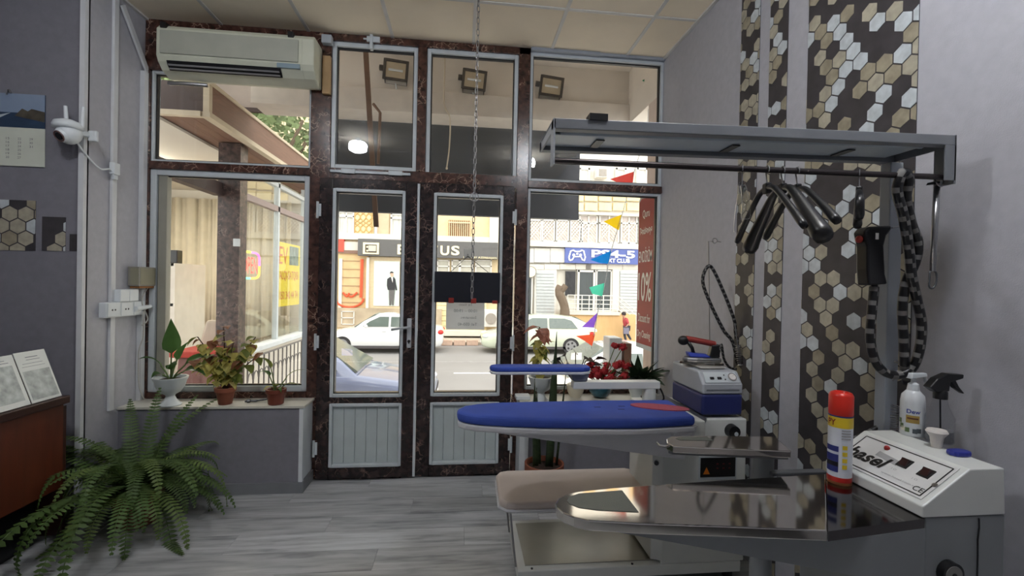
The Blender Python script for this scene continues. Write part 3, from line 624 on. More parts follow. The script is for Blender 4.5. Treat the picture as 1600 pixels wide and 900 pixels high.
# printed figure in the display window: man in a dinner suit
SUIT = mat('poster_suit_print', (44, 44, 46), .7); TRS = mat('poster_trouser_print', (96, 94, 92), .7); SKN = mat('poster_skin_print', (206, 170, 146), .7)
def pol(nm, pts, m, off): build(nm, MB().prism([PY(u, v, FY-off) for u, v in pts], (0, .02, 0)), m, b1)
pol('poster_trousers', [(607.5, 452), (617, 452), (616, 465), (615, 477), (612.5, 477), (612, 466), (611, 477), (608, 477)], TRS, .2)
pol('poster_jacket', [(605, 436), (609, 433), (615, 433), (617.5, 436), (619, 445), (620.5, 453), (618.5, 454), (617, 447), (617, 453), (606, 453), (604.5, 446)], SUIT, .21)
pol('poster_shirt', [(611, 433), (614, 433), (613.5, 442)], PAPW, .22); pol('poster_head', [(609.5, 427), (611, 425), (614, 425.5), (615, 428.5), (614, 432), (611, 433)], SKN, .22); pol('poster_hair', [(609.3, 428), (609.5, 425), (612, 423.8), (615, 425.5), (614, 427), (611, 426.5)], SUIT, .23)
fp('stone_plinth', 524, 482, 690, 512, mat('stone_plinth', (176, 160, 136), .9, var=.25, vscale=1.2), .3)
for u in (533, 552): fp('plinth_frame', u, 486, u+1.5, 507, WF2, .34)
for v in (486, 496, 506): fp('plinth_frame', 533, v, 553, v+1.3, WF2, .34)
fp('wall_panel', 683, 338, 765, 374, mat('peach_render', (226, 194, 152), .85), .06); fp('white_quoin', 765, 330, 783, 405, WHT, .3)
gw = fp('grille_window', 701, 344, 735, 372, mat('brown_window', (150, 112, 74), .7), .1)
for i in range(11): build('grille_bar', pbox(702+i*3.15, 344, 703+i*3.15, 372, FY-.2, FY-.12), mat('grille_cream', (222, 200, 160), .7), gw)
for v in (347, 369): build('grille_bar', pbox(701, v, 735, v+1.6, FY-.21, FY-.12), MT['grille_cream'], gw)
for u0, u1 in ((682, 702), (705, 718), (718, 740), (742, 768)): win(u0, 406, u1, 470, b1, mat('shop_glass_pale', (190, 186, 172), .25), 2, (), (416,))
for i in range(7): fp('cladding', 683, 470+i*8, 760, 477.4+i*8, mat('cream_cladding', (234, 216, 168), .8), .12)
ac = fp('condenser_unit', 753, 484, 778, 511, WF2, .5, bevel=.03); 
build('fan_grille', MB().cyl(PY(767, 498, FY-.53), PY(767, 498, FY-.5), .26, n=20), mat('fan_grey', (150, 142, 132), .6), ac)
fp('kerb_wall', 683, 517, 760, 525, WHT, .6)
for i, (u0, u1) in enumerate(((690, 708), (709, 728), (729, 748))):
    p = PZ((u0+u1)/2, 539, GZ); tag(build('kerb_stone', MB().box(PZ(u0, 539, GZ).x, p.y-.25, GZ, PZ(u1, 539, GZ).x-.03, p.y, GZ+.25), mat('pink_kerb', (206, 176, 156), .9, var=.1), bevel=.03), ('left', 'middle', 'right')[i]+' kerb stone at the far road edge between the two parked cars', 'kerb stone', 'kerb stones')
# ---- building across the street, right half
b2 = thing('game_club_building', 'white building across the street with a blue game club sign', 'building', (8, FY, GZ))
build('wall', MB().box(xj, FY+.05, GZ, 32, FY+1, 14), WHT, b2)
def gp(nm, u0, v0, u1, v1, m, off=.1, **k): return fp(nm, u0, v0, u1, v1, m, off, par=b2, **k)
OR = mat('ornate_cream_band', (240, 218, 160), .85, var=.12, vscale=4)
for i in range(9): gp('ornament_panel', 826+i*22, 302, 846+i*22, 314, OR, .12); gp('ornament_panel', 826+i*22, 317, 846+i*22, 329, OR, .12)
gp('cornice', 785, 331, 1045, 335, WHT, .35)
LG = mat('latticed_glass', (196, 184, 176), .4, var=.25, vscale=3)
for u in (786, 806, 826.5, 847, 869, 891): win(u, 343, u+20, 378, b2, LG, 2)
for u0, u1 in ((905, 934), (936, 968), (970, 996), (998, 1030)): win(u0, 335, u1, 381, b2, LG, 2.2, ((u0+u1)/2,), (349,))
dl = mat('lattice_white', (238, 232, 220), .7)
for u in (786, 806, 826.5, 847, 869, 891, 907, 938, 972):
    wd = 20 if u < 900 else 27
    for i in range(-3, 6):
        for sg_ in (1, -1):
            a_, b_ = (u+i*5, 346), (u+i*5+sg_*26, 376)
            t0, t1 = 0, 1
            du = b_[0]-a_[0]; lo_, hi_ = u+2, u+wd-2
            ts = sorted([(lo_-a_[0])/du, (hi_-a_[0])/du]); t0, t1 = max(0, ts[0]), min(1, ts[1])
            if t1-t0 > .1: build('lattice_bar', MB().tube([PY(a_[0]+du*t0, 346+30*t0, FY-.1), PY(a_[0]+du*t1, 346+30*t1, FY-.1)], .022, n=3), dl, b2)
gp('balcony_band', 785, 379, 1045, 387, WHT, .4)
for i in range(4): gp('white_cladding', 785+i*25, 388, 809.4+i*25, 410, WF2, .2)
ps = gp('club_sign', 883, 388, 998, 412, mat('blue_sign', (84, 98, 160), .5), .35)
PSW = mat('white_sign_letters', (244, 244, 244), .5)
ft('PS4-5', 924, 391, 992, 403, PSW, .38, b2, bold=.03); ft('NEXT CLUB', 940, 404, 984, 410.5, PSW, .38, b2, bold=.03)
def pad():
    c = [(890, 407), (889, 402), (892, 392), (896, 391), (899, 393), (906, 393), (909, 391), (912, 392), (914.5, 402), (913, 407.5), (910, 406), (907.5, 401), (897, 401), (894, 406)]
    pol2 = [PY(u, v, FY-.37) for u, v in c]; o = build('controller_emblem', MB().tube(pol2+[pol2[0]], .04, n=5), PSW, b2)
    for u in (896.5, 907): build('controller_stick', MB().cyl(PY(u, 398.5, FY-.4), PY(u, 398.5, FY-.36), .07, n=10), PSW, b2)
    build('controller_pad', MB().cyl(PY(902, 396.5, FY-.4), PY(902, 396.5, FY-.36), .06, n=6), PSW, b2)
pad()
for i in range(7): gp('fascia_panel', 826+i*24.5, 413, 850+i*24.5, 421, mat('pale_fascia', (214, 206, 192), .8), .15)
gp('round_vent', 916, 413.5, 923, 420.5, mat('vent_dark', (110, 104, 98), .6), .2)
SH = mat('grey_roller_shutter', (186, 190, 190), .5); 
for u0, u1 in ((838, 866), (969, 1000)):
    o = gp('shutter_frame', u0-3, 420, u1+3, 503 if u0 < 900 else 486, WF2, .12)
    n_ = 15
    for i in range(n_): v = 424+i*(498-424)/n_; build('shutter_slat', pbox(u0, v, u1, v+4.2, FY-.18, FY-.12), SH, o)
win(818, 432, 832, 500, b2, mat('dark_shop_glass', (60, 66, 66), .2), 2)
build('satellite_dish', MB().lathe((0, 0, 0), [(0, 0), (.15, .02), (.25, .08), (.27, .08)], 18), mat('dish_cream', (226, 214, 190), .5), b2)
o = [x for x in b2.children if x.name.startswith('satellite_dish')][0]; o.rotation_euler = (PI/2, 0, 0); o.location = PY(829, 425, FY-.3)-WO[b2.name]
gp('dark_poster', 884, 424, 899, 462, mat('black_poster', (36, 34, 36), .5, var=.5, vscale=3), .14); win(902, 422, 930, 492, b2, mat('dark_shop_glass', (60, 66, 66), .2), 3.2); win(931, 422, 956, 486, b2, MT['dark_shop_glass'], 2)
gp('pilaster', 957, 421, 967, 486, WHT, .2); gp('wall_bottom', 785, 500, 885, 515, mat('grey_bottom_wall', (206, 200, 190), .8), .2)
# raised landing with railing
ld = thing('stair_landing', 'tan rendered stair landing with white railing below the club sign', 'landing', (PY(930, 530, 20.7).x, 20.7, GZ))
x0, x1, z0, z1 = RP(886, 491, 964, 530, 20.7)
build('landing_wall', MB().box(x0, 20.7, GZ, x1+.9, 22, z1), mat('tan_render', (214, 176, 124), .85, var=.1, vscale=1), ld); build('landing_slab', MB().box(x0-.1, 20.6, z1-.03, x1+.1, 22, z1+.12), WHT, ld)
for i in range(4): build('step', MB().box(x1+.9+.25*i, 20.8, GZ, x1+1.15+.25*i, 22, z1-.3*(i+1)), WHT, ld)
zr = z1+.12
for i in range(8): x = x0+i*(x1-x0)/7; build('post', MB().cyl((x, 20.7, zr), (x, 20.7, zr+.75), .025, n=6), WF2, ld)
for z in (.15, .35, .55, .75): build('rail', MB().cyl((x0, 20.7, zr+z), (x1, 20.7, zr+z), .022, n=6), WF2, ld); build('rail', MB().cyl((x1, 20.7, zr+z), (x1+1.0, 20.75, zr+z-.75), .022, n=6), WF2, ld)
# upper floor with small windows
for u0 in (905, 962, 995): win(u0, 262, u0+17, 290, b2, mat('upper_pane', (210, 206, 196), .4), 3)
o = gp('condenser_unit', 933, 262, 950, 277, WF2, .5, bevel=.03); build('condenser_grille', pbox(936, 264, 948, 275, FY-.53, FY-.5), mat('fan_grey', (150, 142, 132), .6), o)
for i in range(14):
    u = 530+i*36; (fp if u < 780 else gp)('upper_window', u, 150, u+17, 190, mat('upper_ochre_pane', (214, 176, 120), .6), .1)
# ---- cars
TYRE = mat('tyre_rubber', (46, 44, 44), .8); RIM = mat('alloy_rim', (150, 150, 150), .35, metal=.7); CGL = mat('car_glass', (96, 106, 100), .08, spec=.8)
CHR = mat('chrome_trim', (200, 200, 200), .15, metal=1)
def car(lab, xf, yc, sgn, c, colname, L=4.5, W=1.78, H=1.47, hood=1.2, tail=.75, hatch=False, gnd=GZ):
    e = thing('parked_car', lab, 'car', (xf-sgn*L/2, yc, gnd), 'parked cars')
    T = Matrix(((-sgn, 0, 0, xf), (0, 1, 0, yc), (0, 0, 1, gnd), (0, 0, 0, 1)))
    PNT = mat(colname, c, .22, coat=.8, var=.01)
    hw = W/2; zb = .94
    st = [(0, .66, .36, .60), (.06, .76, .26, .68), (.3, .9, .22, .76), (hood*.7, .98, .2, .86), (hood, 1, .19, zb-.02), (L*.5, 1, .19, zb+.01), (L-tail-.3, 1, .19, zb+.05), (L-.35, .96, .22, zb+(.1 if hatch else .06)), (L-.08, .85, .28, zb+(.08 if hatch else .0)), (L, .74, .42, zb-.14)]
    rows = []
    for x, wf, b0, t0 in st:
        w_ = hw*wf; half = [(.0, b0), (w_*.9, b0), (w_, b0+.1), (w_*1.0, (b0+t0)/2), (w_*.99, t0-.14), (w_*.93, t0-.03), (w_*.8, t0), (0, t0+.02)]
        rows.append([(x, p, q) for p, q in half]+[(x, -p, q) for p, q in reversed(half[1:-1])]+[(x, half[0][0], half[0][1])])
    m = MB(T); m.grid(rows); n = len(rows[0])-1
    m.add(rows[0][:-1], [tuple(range(n))]); m.add(rows[-1][:-1], [tuple(range(n))])
    build('body', m, PNT, e, smooth=True)
    xs_ = hood; xr = L-tail
    top = [(xs_, zb-.05), (xs_+.38, zb+.26), (xs_+.82, H-.05), (xs_+1.2, H), (xr-1.2 if not hatch else xr-1.0, H-.01), (xr-.75 if not hatch else xr-.4, H-.09), (xr-.3 if not hatch else xr+.1, zb+.26), (xr+.15 if not hatch else xr+.45, zb+.04)]
    def wt(z): return hw*.9-(z-zb)*.36
    rows = [[(x, -hw*.92, zb-.06), (x, -wt(z)-.0, z-.05 if z > zb+.1 else z-.02), (x, -wt(z)*.86, z), (x, 0, z+.025), (x, wt(z)*.86, z), (x, wt(z), z-.05 if z > zb+.1 else z-.02), (x, hw*.92, zb-.06)] for x, z in top]
    build('cabin', MB(T).grid(rows), PNT, e, smooth=True)
    # glass panels, a little proud
    def quad(nm, pts, off, par=e): build(nm, MB(T).prism(pts, off), CGL, par)
    a, b = top[0], top[2]; 
    quad('windscreen', [(a[0]+.06, -hw*.8, a[1]+.06), (a[0]+.06, hw*.8, a[1]+.06), (b[0]-.04, wt(b[1])*.82, b[1]-.0), (b[0]-.04, -wt(b[1])*.82, b[1]-.0)], (-.03, 0, .03))
    a, b = top[-1], top[-3]
    quad('rear_window', [(a[0]-.08, -hw*.74, a[1]+.04), (a[0]-.08, hw*.74, a[1]+.04), (b[0]+.05, wt(b[1])*.8, b[1]-.01), (b[0]+.05, -wt(b[1])*.8, b[1]-.01)], (.03, 0, .03))
    xm = (xs_+xr)/2+.05; zt_ = H-.11; zl = zb+.06
    for s_ in (-1, 1):
        y0, y1 = s_*(hw*.9-.02), s_*(wt(zt_)+.005)
        for pg in ([(xs_+.35, zl), (xm-.04, zl), (xm-.04, zt_), (xs_+.95, zt_), (xs_+.6, zt_-.17)], [(xm+.04, zl), (xr-.32, zl), (xr-.55, zt_-.08), (xr-.85, zt_), (xm+.04, zt_)]):
            pts = [(x, y0+(y1-y0)*(z-zl)/(zt_-zl), z) for x, z in pg]; build('side_window', MB(T).prism(pts, (0, s_*.02, 0)), CGL, e)
        build('sill_trim', MB(T).box(hood, s_*(hw-.02), .2, L-1.1, s_*(hw+.01), .3), mat('dark_sill', (70, 66, 66), .7), e)
        build('door_mirror', MB(T).ball((xs_+.5, s_*(hw+.06), zb+.08), (.07, .1, .07)), PNT, e, smooth=True)
        build('door_handle', MB(T).box(xm-.28, s_*(hw-.01), zb-.12, xm-.1, s_*(hw+.025), zb-.09), PNT, e, bevel=.008)
        build('headlamp', MB(T).ball((.2, s_*hw*.68, .66), (.18, .17, .09)), mat('headlamp_glass', (220, 224, 226), .1), e, smooth=True)
        build('tail_lamp', MB(T).ball((L-.12, s_*hw*.76, .8), (.14, .14, .1)), mat('tail_lamp_red', (200, 40, 32), .25), e, smooth=True)
        for xw in (.85, L-.95):
            q = build('wheel', MB(T).lathe((0, 0, 0), [(.0, 0)]).cyl((xw, s_*(hw-.2), .32), (xw, s_*(hw+.01), .32), .32, n=24), TYRE, e)
            build('rim', MB(T).cyl((xw, s_*(hw+.005), .32), (xw, s_*(hw+.02), .32), .22, n=20), RIM, q)
            for k in range(5):
                an_ = 2*PI*k/5; build('spoke_gap', MB(T).cyl((xw+.13*math.cos(an_), s_*(hw+.018), .32+.13*math.sin(an_)), (xw+.13*math.cos(an_), s_*(hw+.024), .32+.13*math.sin(an_)), .045, n=6), TYRE, q)
    build('number_plate', MB(T).box(-.015, -.25, .36, .01, .25, .47), PSW, e); build('bumper_grille', MB(T).box(-.01, -.45, .5, .03, .45, .58), TYRE, e)
    return e
YC = 18.2
xr = PY(692, 520, YC-.9).x
car('white saloon parked across the street, left of the green hatchback', xr-4.5, YC, -1, (226, 226, 224), 'white_car_paint')
xf = PY(753, 520, YC-.9).x
car('pale green hatchback parked across the street under the club sign', xf, YC, -1, (196, 202, 180), 'pale_green_car_paint', L=4.4, hatch=True, hood=1.0, tail=.35, H=1.49)
car('blue grey car parked nearest the left door leaf, bonnet to the right', -.45, 8.9, 1, (124, 132, 160), 'blue_grey_car_paint', hood=1.3, gnd=GZ+.12)
car('white car parked nearest the right window, bonnet to the left', .85, 8.5, -1, (224, 222, 218), 'white_near_car_paint', hood=.95, gnd=GZ+.12)
# ---- pedestrian
def person():
    pc = PY(979, 520, 20.2); pc.z = GZ+.12; e = thing('person', 'pedestrian in red top and dark trousers leaning forward with a bag', 'person', pc)
    k = 1.0
    J = {'pel': (0, 0, .82), 'ch': (-.06, 0, 1.16), 'nk': (-.14, 0, 1.34), 'hd': (-.2, 0, 1.48), 'ht': (-.22, 0, 1.56), 'hl': (0, -.1, .8), 'kl': (-.16, -.1, .46), 'al': (-.05, -.1, .08), 'tl': (-.2, -.1, .03),
         'hr': (0, .1, .8), 'kr': (.1, .1, .45), 'ar': (.3, .1, .13), 'tr': (.2, .1, .04), 'sl': (-.09, -.18, 1.28), 'el': (-.0, -.24, 1.02), 'wl': (-.14, -.22, .84), 'sr': (-.09, .18, 1.28), 'er': (.05, .24, 1.03), 'wr': (-.08, .22, .84)}
    Ed = [('pel', 'ch'), ('ch', 'nk'), ('nk', 'hd'), ('hd', 'ht'), ('pel', 'hl'), ('hl', 'kl'), ('kl', 'al'), ('al', 'tl'), ('pel', 'hr'), ('hr', 'kr'), ('kr', 'ar'), ('ar', 'tr'), ('ch', 'sl'), ('sl', 'el'), ('el', 'wl'), ('ch', 'sr'), ('sr', 'er'), ('er', 'wr')]
    Rd = {'pel': .13, 'ch': .14, 'nk': .05, 'hd': .1, 'ht': .08, 'hl': .09, 'kl': .06, 'al': .04, 'tl': .035, 'hr': .09, 'kr': .06, 'ar': .04, 'tr': .035, 'sl': .06, 'el': .045, 'wl': .03, 'sr': .06, 'er': .045, 'wr': .03}
    def skin(nm, keys, m, extra, par):
        ks = [q for q in J if q in keys]; me = bpy.data.meshes.new(nm)
        me.from_pydata([Vector(J[q]) for q in ks], [(ks.index(a), ks.index(b)) for a, b in Ed if a in ks and b in ks], [])
        o = bpy.data.objects.new(nm, me); COL.objects.link(o); me.materials.append(m); o.parent = par
        md = o.modifiers.new('skin', 'SKIN')
        bm = bmesh.new(); bm.from_mesh(me); ly = bm.verts.layers.skin.verify(); bm.verts.ensure_lookup_table()
        for i, q in enumerate(ks):
            bm.verts[i][ly].radius = (Rd[q]+extra,)*2; bm.verts[i][ly].use_root = (i == 0)
        bm.to_mesh(me); bm.free(); s2 = o.modifiers.new('sub', 'SUBSURF'); s2.levels = 1; s2.render_levels = 2
        WO[o.name] = Vector((0, 0, 0)); return o
    bd = skin('body', list(J), mat('skin_tone', (186, 140, 116), .6), 0, e)
    skin('trousers', ['pel', 'hl', 'kl', 'al', 'hr', 'kr', 'ar'], mat('dark_trousers', (58, 60, 68), .8), .022, e)
    skin('top', ['ch', 'pel', 'sl', 'el', 'sr', 'er'], mat('crimson_top', (172, 66, 72), .8), .028, e)
    o = build('hair', MB().ball((-.18, 0, 1.56), (.13, .12, .12)), mat('dark_hair', (50, 42, 42), .8), e, smooth=True); o.location = (0, 0, 0)
    o = build('nose', MB().ball((-.315, 0, 1.5), (.025, .018, .022), 8, 6), MT['skin_tone'], e, smooth=True); o.location = (0, 0, 0)
    o = build('bag', MB().box(-.28, -.34, .5, .02, -.2, .82).tube([(-.24, -.27, .82), (-.14, -.26, .92), (-.02, -.27, .82)], .012), mat('grey_bag', (120, 116, 132), .7), e, bevel=.03); o.location = (0, 0, 0)
person()
[o for o in bpy.data.objects if o.name == 'person'][0].scale = (.84, .84, .84)
# ================================================================== INSIDE, LEFT AND FRONT
# ---- lamps (behind and above the camera, mirrored in the transoms)
def lamp(x, y, lab):
    e = thing('ceiling_lamp', lab, 'lamp', (x, y, 3.10), 'ceiling lamps')
    build('cap', MB().lathe((x, y, 0), [(.03, 3.285), (.045, 3.27), (.04, 3.24), (.0, 3.24)], 16), WHITE, e, smooth=True)
    build('bulb', MB().lathe((x, y, 0), [(.035, 3.24), (.1, 3.225), (.115, 3.19), (.11, 3.13), (.06, 3.105), (0, 3.10)], 24), mat('lamp_glow', (240, 245, 255), .5, emit=LAMP_POWER), e, smooth=True)
lamp(-1.35, 1.1, 'bright LED bulb on the ceiling over the left half of the room'); lamp(.87, .73, 'bright LED bulb on the ceiling over the ironing table')
# ---- air conditioner
ACW = mat('aged_white_plastic', (204, 206, 186), .45)
x0, x1 = PY(243, 80, 3.3).x, PY(490, 95, 3.3).x; z0, z1 = PY(370, 121, 3.33).z, PY(365, 45, 3.3).z
x0 = max(x0, XL+.012)
ac = thing('air_conditioner', 'off-white wall air conditioner above the left window', 'air conditioner', ((x0+x1)/2, 3.4, z0))
pf = [(3.494, z0+.01), (3.44, z0), (3.36, z0+.03), (3.318, z0+.07), (3.30, z0+.105), (3.30, z1-.03), (3.325, z1), (3.494, z1)]
build('casing', MB().prism([(x0, y, z) for y, z in pf], (x1-x0, 0, 0)), ACW, ac, bevel=.01)
build('front_panel', MB().box(x0+.03, 3.289, z0+.115, x1-.1, 3.302, z1-.045), mat('grey_front_panel', (172, 174, 160), .4), ac, bevel=.004)
build('end_cap', MB().prism([(x1-.08, y-.004, z) for y, z in pf[2:6]]+[(x1-.08, 3.4, z1-.03), (x1-.08, 3.42, z0+.02)], (.082, 0, 0)), ACW, ac, bevel=.006)
n_ = Vector((0, -.75, -.66)); 
build('air_slot', MB().prism([(x0+.06, 3.352, z0+.026), (x0+.06, 3.322, z0+.055), (x0+.06, 3.312, z0+.078), (x0+.06, 3.345, z0+.045)], (x1-x0-.28, 0, 0)), BLACK, ac)
for k in range(2): build('louver', MB().prism([(x0+.07, 3.34-.016*k, z0+.028+.018*k), (x0+.07, 3.334-.016*k, z0+.034+.018*k), (x0+.07, 3.324-.014*k, z0+.034+.02*k), (x0+.07, 3.33-.014*k, z0+.028+.02*k)], (x1-x0-.3, 0, 0)), mat('dusty_louver', (140, 140, 140), .5), ac)
build('display', MB().box(x1-.24, 3.296, z0+.075, x1-.09, 3.312, z0+.105), mat('blue_grey_display', (140, 160, 170), .3), ac)
for x in (x0+.03, x1-.17): build('clip', MB().box(x, 3.29, z1-.03, x+.035, 3.33, z1+.008), BLACK, ac)
tag(build('wooden_block', MB().box(x1+.012, 3.46, z0-.02, x1+.065, 3.492, z1-.06), mat('raw_pine', (168, 138, 98), .7, var=.12, vscale=10)), 'bare wooden batten on the frame right of the air conditioner', 'batten')
tag(build('drain_hose', MB().tube(spline([(x0+.03, 3.44, z0-.02), (x0-.0+.02, 3.42, z0-.035), (x0+.1, 3.42, z0-.03), (x0+.25, 3.45, z0-.02)]), .014), STEEL), 'short grey hose under the left end of the air conditioner', 'hose')
pq = PY(510, 62, 3.46)
tag(build('junction_box', MB().box(pq.x-.03, 3.44, pq.z-.03, pq.x+.04, 3.492, pq.z+.03), mat('grey_box', (170, 176, 182), .5), bevel=.004), 'small grey junction box in the top corner beside the air conditioner', 'junction box')
# ---- wall calendar
yw = PLY-.004; xa, xb, zb_, zt = RP(-46, 146, 71, 259, yw)
cl_ = thing('wall_calendar', 'wall calendar with dark lake photograph hanging on the pillar', 'calendar', ((xa+xb)/2, yw, zb_)); zm = PY(35, 200, yw).z
build('date_sheet', MB().box(xa, yw-.004, zb_, xb, yw, zm), mat('calendar_paper', (206, 210, 196), .7), cl_)
build('photo_sheet', MB().box(xa, yw-.005, zm, xb, yw, zt), mat('lake_photo_print', (38, 58, 82), .35, var=.35, vscale=7, stretch=(1, 1, 3)), cl_)
build('photo_sky', MB().box(xa, yw-.0056, zt-.11, xb, yw-.005, zt), mat('photo_sky_print', (128, 144, 166), .35, var=.1, vscale=5), cl_)
build('photo_trees', MB().prism([(xb-.16, yw-.0056, zt-.13), (xb-.12, yw-.0056, zt-.085), (xb-.09, yw-.0056, zt-.1), (xb-.07, yw-.0056, zt-.085), (xb, yw-.0056, zt-.1), (xb, yw-.0056, zt-.16)], (0, -.0006, 0)), mat('photo_shore_print', (76, 70, 58), .4, var=.4, vscale=20), cl_)
build('photo_boat', MB().prism([(xb-.42, yw-.006, zm+.04), (xb-.3, yw-.006, zm+.055), (xb-.18, yw-.006, zm+.085), (xb-.28, yw-.006, zm+.03), (xb-.42, yw-.006, zm+.02)], (0, -.0004, 0)), mat('photo_boat_print', (170, 180, 186), .4), cl_)
build('hook', MB().tube(spline([(xb-.2, yw-.01, zt-.01), (xb-.19, yw-.012, zt+.02), (xb-.175, yw-.01, zt+.0)]), .004), STEEL, cl_)
PRT = mat('calendar_print', (110, 110, 112), .7)
d_ = 0
for r in range(6):
    for c in range(5):
        n = 1+r+c*7
        if r < 7 and n <= 31: text(str(n), (xb-.05-.058*c if False else xb-.32+.062*c, yw-.004, zm-.065-.022*r), (1, 0, 0), (0, 0, 1), .018 if n > 9 else .009, .013, PRT, cl_, name='date_number', depth=.0006)
text('MAY', (xb-.2, yw-.004, zm-.022), (1, 0, 0), (0, 0, 1), .03, .01, PRT, cl_, depth=.0006) if False else None
# ---- security camera
cp_ = PY(106, 205, PLY-.1); sc_ = thing('security_camera', 'white ball security camera with two antennas on the pillar', 'camera', cp_)
x, y, z = cp_
build('wall_bracket', MB().box(x+.045, PLY-.024, z-.03, x+.095, PLY-.001, z+.035).box(x+.02, y-.0, z-.01, x+.06, PLY-.02, z+.022), WHITE, sc_, bevel=.008)
build('hood', MB().lathe((x, y, z), [(.068, .012), (.07, .03), (.062, .05), (.03, .064), (0, .066)], 24), WHITE, sc_, smooth=True)
build('head', MB().ball((x+.008, y, z-.012), (.058, .058, .062), 20, 14), WHITE, sc_, smooth=True)
fdir = Vector((-.25, -.75, -.5)).normalized(); c_ = Vector((x+.008, y, z-.012))
l_ = build('face_disc', MB().cyl(c_+fdir*.045, c_+fdir*.058, .04, .034, n=20), WHITE, sc_, smooth='auto'); build('lens', MB().cyl(c_+fdir*.056, c_+fdir*.064, .022, .02, n=16), BLACK, l_)
build('lens_ring', MB().tube([c_+fdir*.06+.028*(math.cos(t)*fdir.cross(Vector((0, 0, 1))).normalized()+math.sin(t)*fdir.cross(fdir.cross(Vector((0, 0, 1)))).normalized()) for t in [2*PI*i/20 for i in range(20)]], .004, closed=True, n=6), mat('red_brown_ring', (110, 80, 76), .4), l_)
for dx_ in (-.022, .06): build('antenna', MB().cyl((x+dx_, y+.02, z+.03), (x+dx_-.008+.012*(dx_ > 0), y+.02, z+.15), .011, .009, n=10), WHITE, sc_, smooth='auto')
q0 = PX(176, 262, XL+.02)
jb = thing('plug_adapter', 'white plug adapter on the cable duct below the camera', 'adapter', q0)
build('shell', MB().box(XL+.018, q0.y-.03, q0.z-.045, XL+.05, q0.y+.025, q0.z+.03), WHITE, jb, bevel=.006); build('plug', MB().box(XL+.02, q0.y-.015, q0.z-.075, XL+.042, q0.y+.018, q0.z-.045), WHITE, jb, bevel=.005)
tag(build('camera_cable', MB().tube(spline([(x+.03, y+.02, z-.05), (XL+.012, PLY-.028, z-.1), (XL+.03, PLY+.06, z-.17), (XL+.034, q0.y-.04, q0.z-.02), (XL+.034, q0.y-.012, q0.z-.06)]), .005), WHITE), 'white cable running from the security camera to the plug adapter', 'cable')
# ---- sockets on the left wall
ya, yb = PX(166, 485, XL+.045).y, PX(226, 480, XL+.045).y; zs = PX(195, 483, XL+.045).z
so = thing('socket_strip', 'white surface socket strip with black holes on the left wall', 'socket', (XL, (ya+yb)/2, zs-.05))
build('housing', MB().box(XL, ya, zs-.048, XL+.045, yb, zs+.048), WHITE, so, bevel=.004)
for k in range(3):
    yy = ya+(k+.5)*(yb-ya)/3; f_ = build('socket_face', MB().box(XL+.045, yy-.05, zs-.042, XL+.049, yy+.05, zs+.042), WHITE, so, bevel=.002)
    for s_ in (-.012, .012): build('hole', MB().cyl((XL+.0485, yy+s_, zs), (XL+.050, yy+s_, zs), .006, n=10), BLACK, f_)
ad = thing('power_adapter', 'white rectangular power adapter sitting on the socket strip', 'adapter', (XL+.03, (ya+yb)/2, zs+.05))
y0_, y1_ = PX(187, 460, XL+.05).y, PX(216, 460, XL+.05).y
build('shell', MB().box(XL+.005, y0_, zs+.049, XL+.055, (y0_+y1_)/2, zs+.13), WHITE, ad, bevel=.006); build('shell_cover', MB().box(XL+.005, (y0_+y1_)/2+.001, zs+.049, XL+.055, y1_, zs+.13), WHITE, ad, bevel=.006)
pl_ = thing('white_plug', 'white angled plug in the right end of the socket strip', 'plug', (XL+.06, yb-.02, zs)); build('plug_body', MB().cyl((XL+.051, yb-.1, zs-.004), (XL+.065, yb+.03, zs+.008), .018, .012), WHITE, pl_, smooth='auto')
y0_, y1_ = PX(209, 430, XL+.04).y, PX(231, 430, XL+.04).y; zr0, zr1 = PX(220, 447, XL+.04).z, PX(220, 417, XL+.04).z
rd = thing('transformer_box', 'small aged metal box with grille above the sockets', 'box', (XL+.04, (y0_+y1_)/2, zr0))
build('casing', MB().box(XL+.002, y0_, zr0, XL+.075, y1_+.03, zr1), mat('aged_grey_metal', (140, 136, 126), .5), rd, bevel=.004); build('grille', MB().box(XL+.02, y0_-.003, zr0+.01, XL+.07, y0_, zr1-.01), mat('olive_grille', (150, 146, 124), .6, bump=.6, bscale=400), rd); build('rust_foot', MB().box(XL+.01, y0_+.01, zr0-.014, XL+.07, y1_+.02, zr0), mat('rust', (136, 92, 50), .8), rd)
build('face_plate', MB().box(XL+.075, y0_+.01, zr0+.01, XL+.078, y1_+.02, zr1-.01), mat('olive_grille', (150, 146, 124), .6), rd)
CB = mat('grey_cable', (170, 168, 162), .6)
for i, (pts, lab) in enumerate((([(XL+.05, yb+.02, zs+.0), (XL+.06, D-.1, zs-.04), (XL+.05, D-.085, zs-.2), (XL+.045, D-.12, .95), (XL+.05, D-.12, .72), (XL+.07, D-.1, .62)], 'thin pale cable hanging from the sockets to the ledge'), ([(XL+.05, y1_, zr0), (XL+.05, D-.09, zr0-.06), (XL+.052, D-.1, zs+.02), (XL+.06, yb+.01, zs-.08), (XL+.055, yb-.04, zs-.12)], 'short looped cable below the small metal box'))):
    tag(build('loose_cable', MB().tube(spline(pts), .0045, n=6), CB), lab, 'cable')
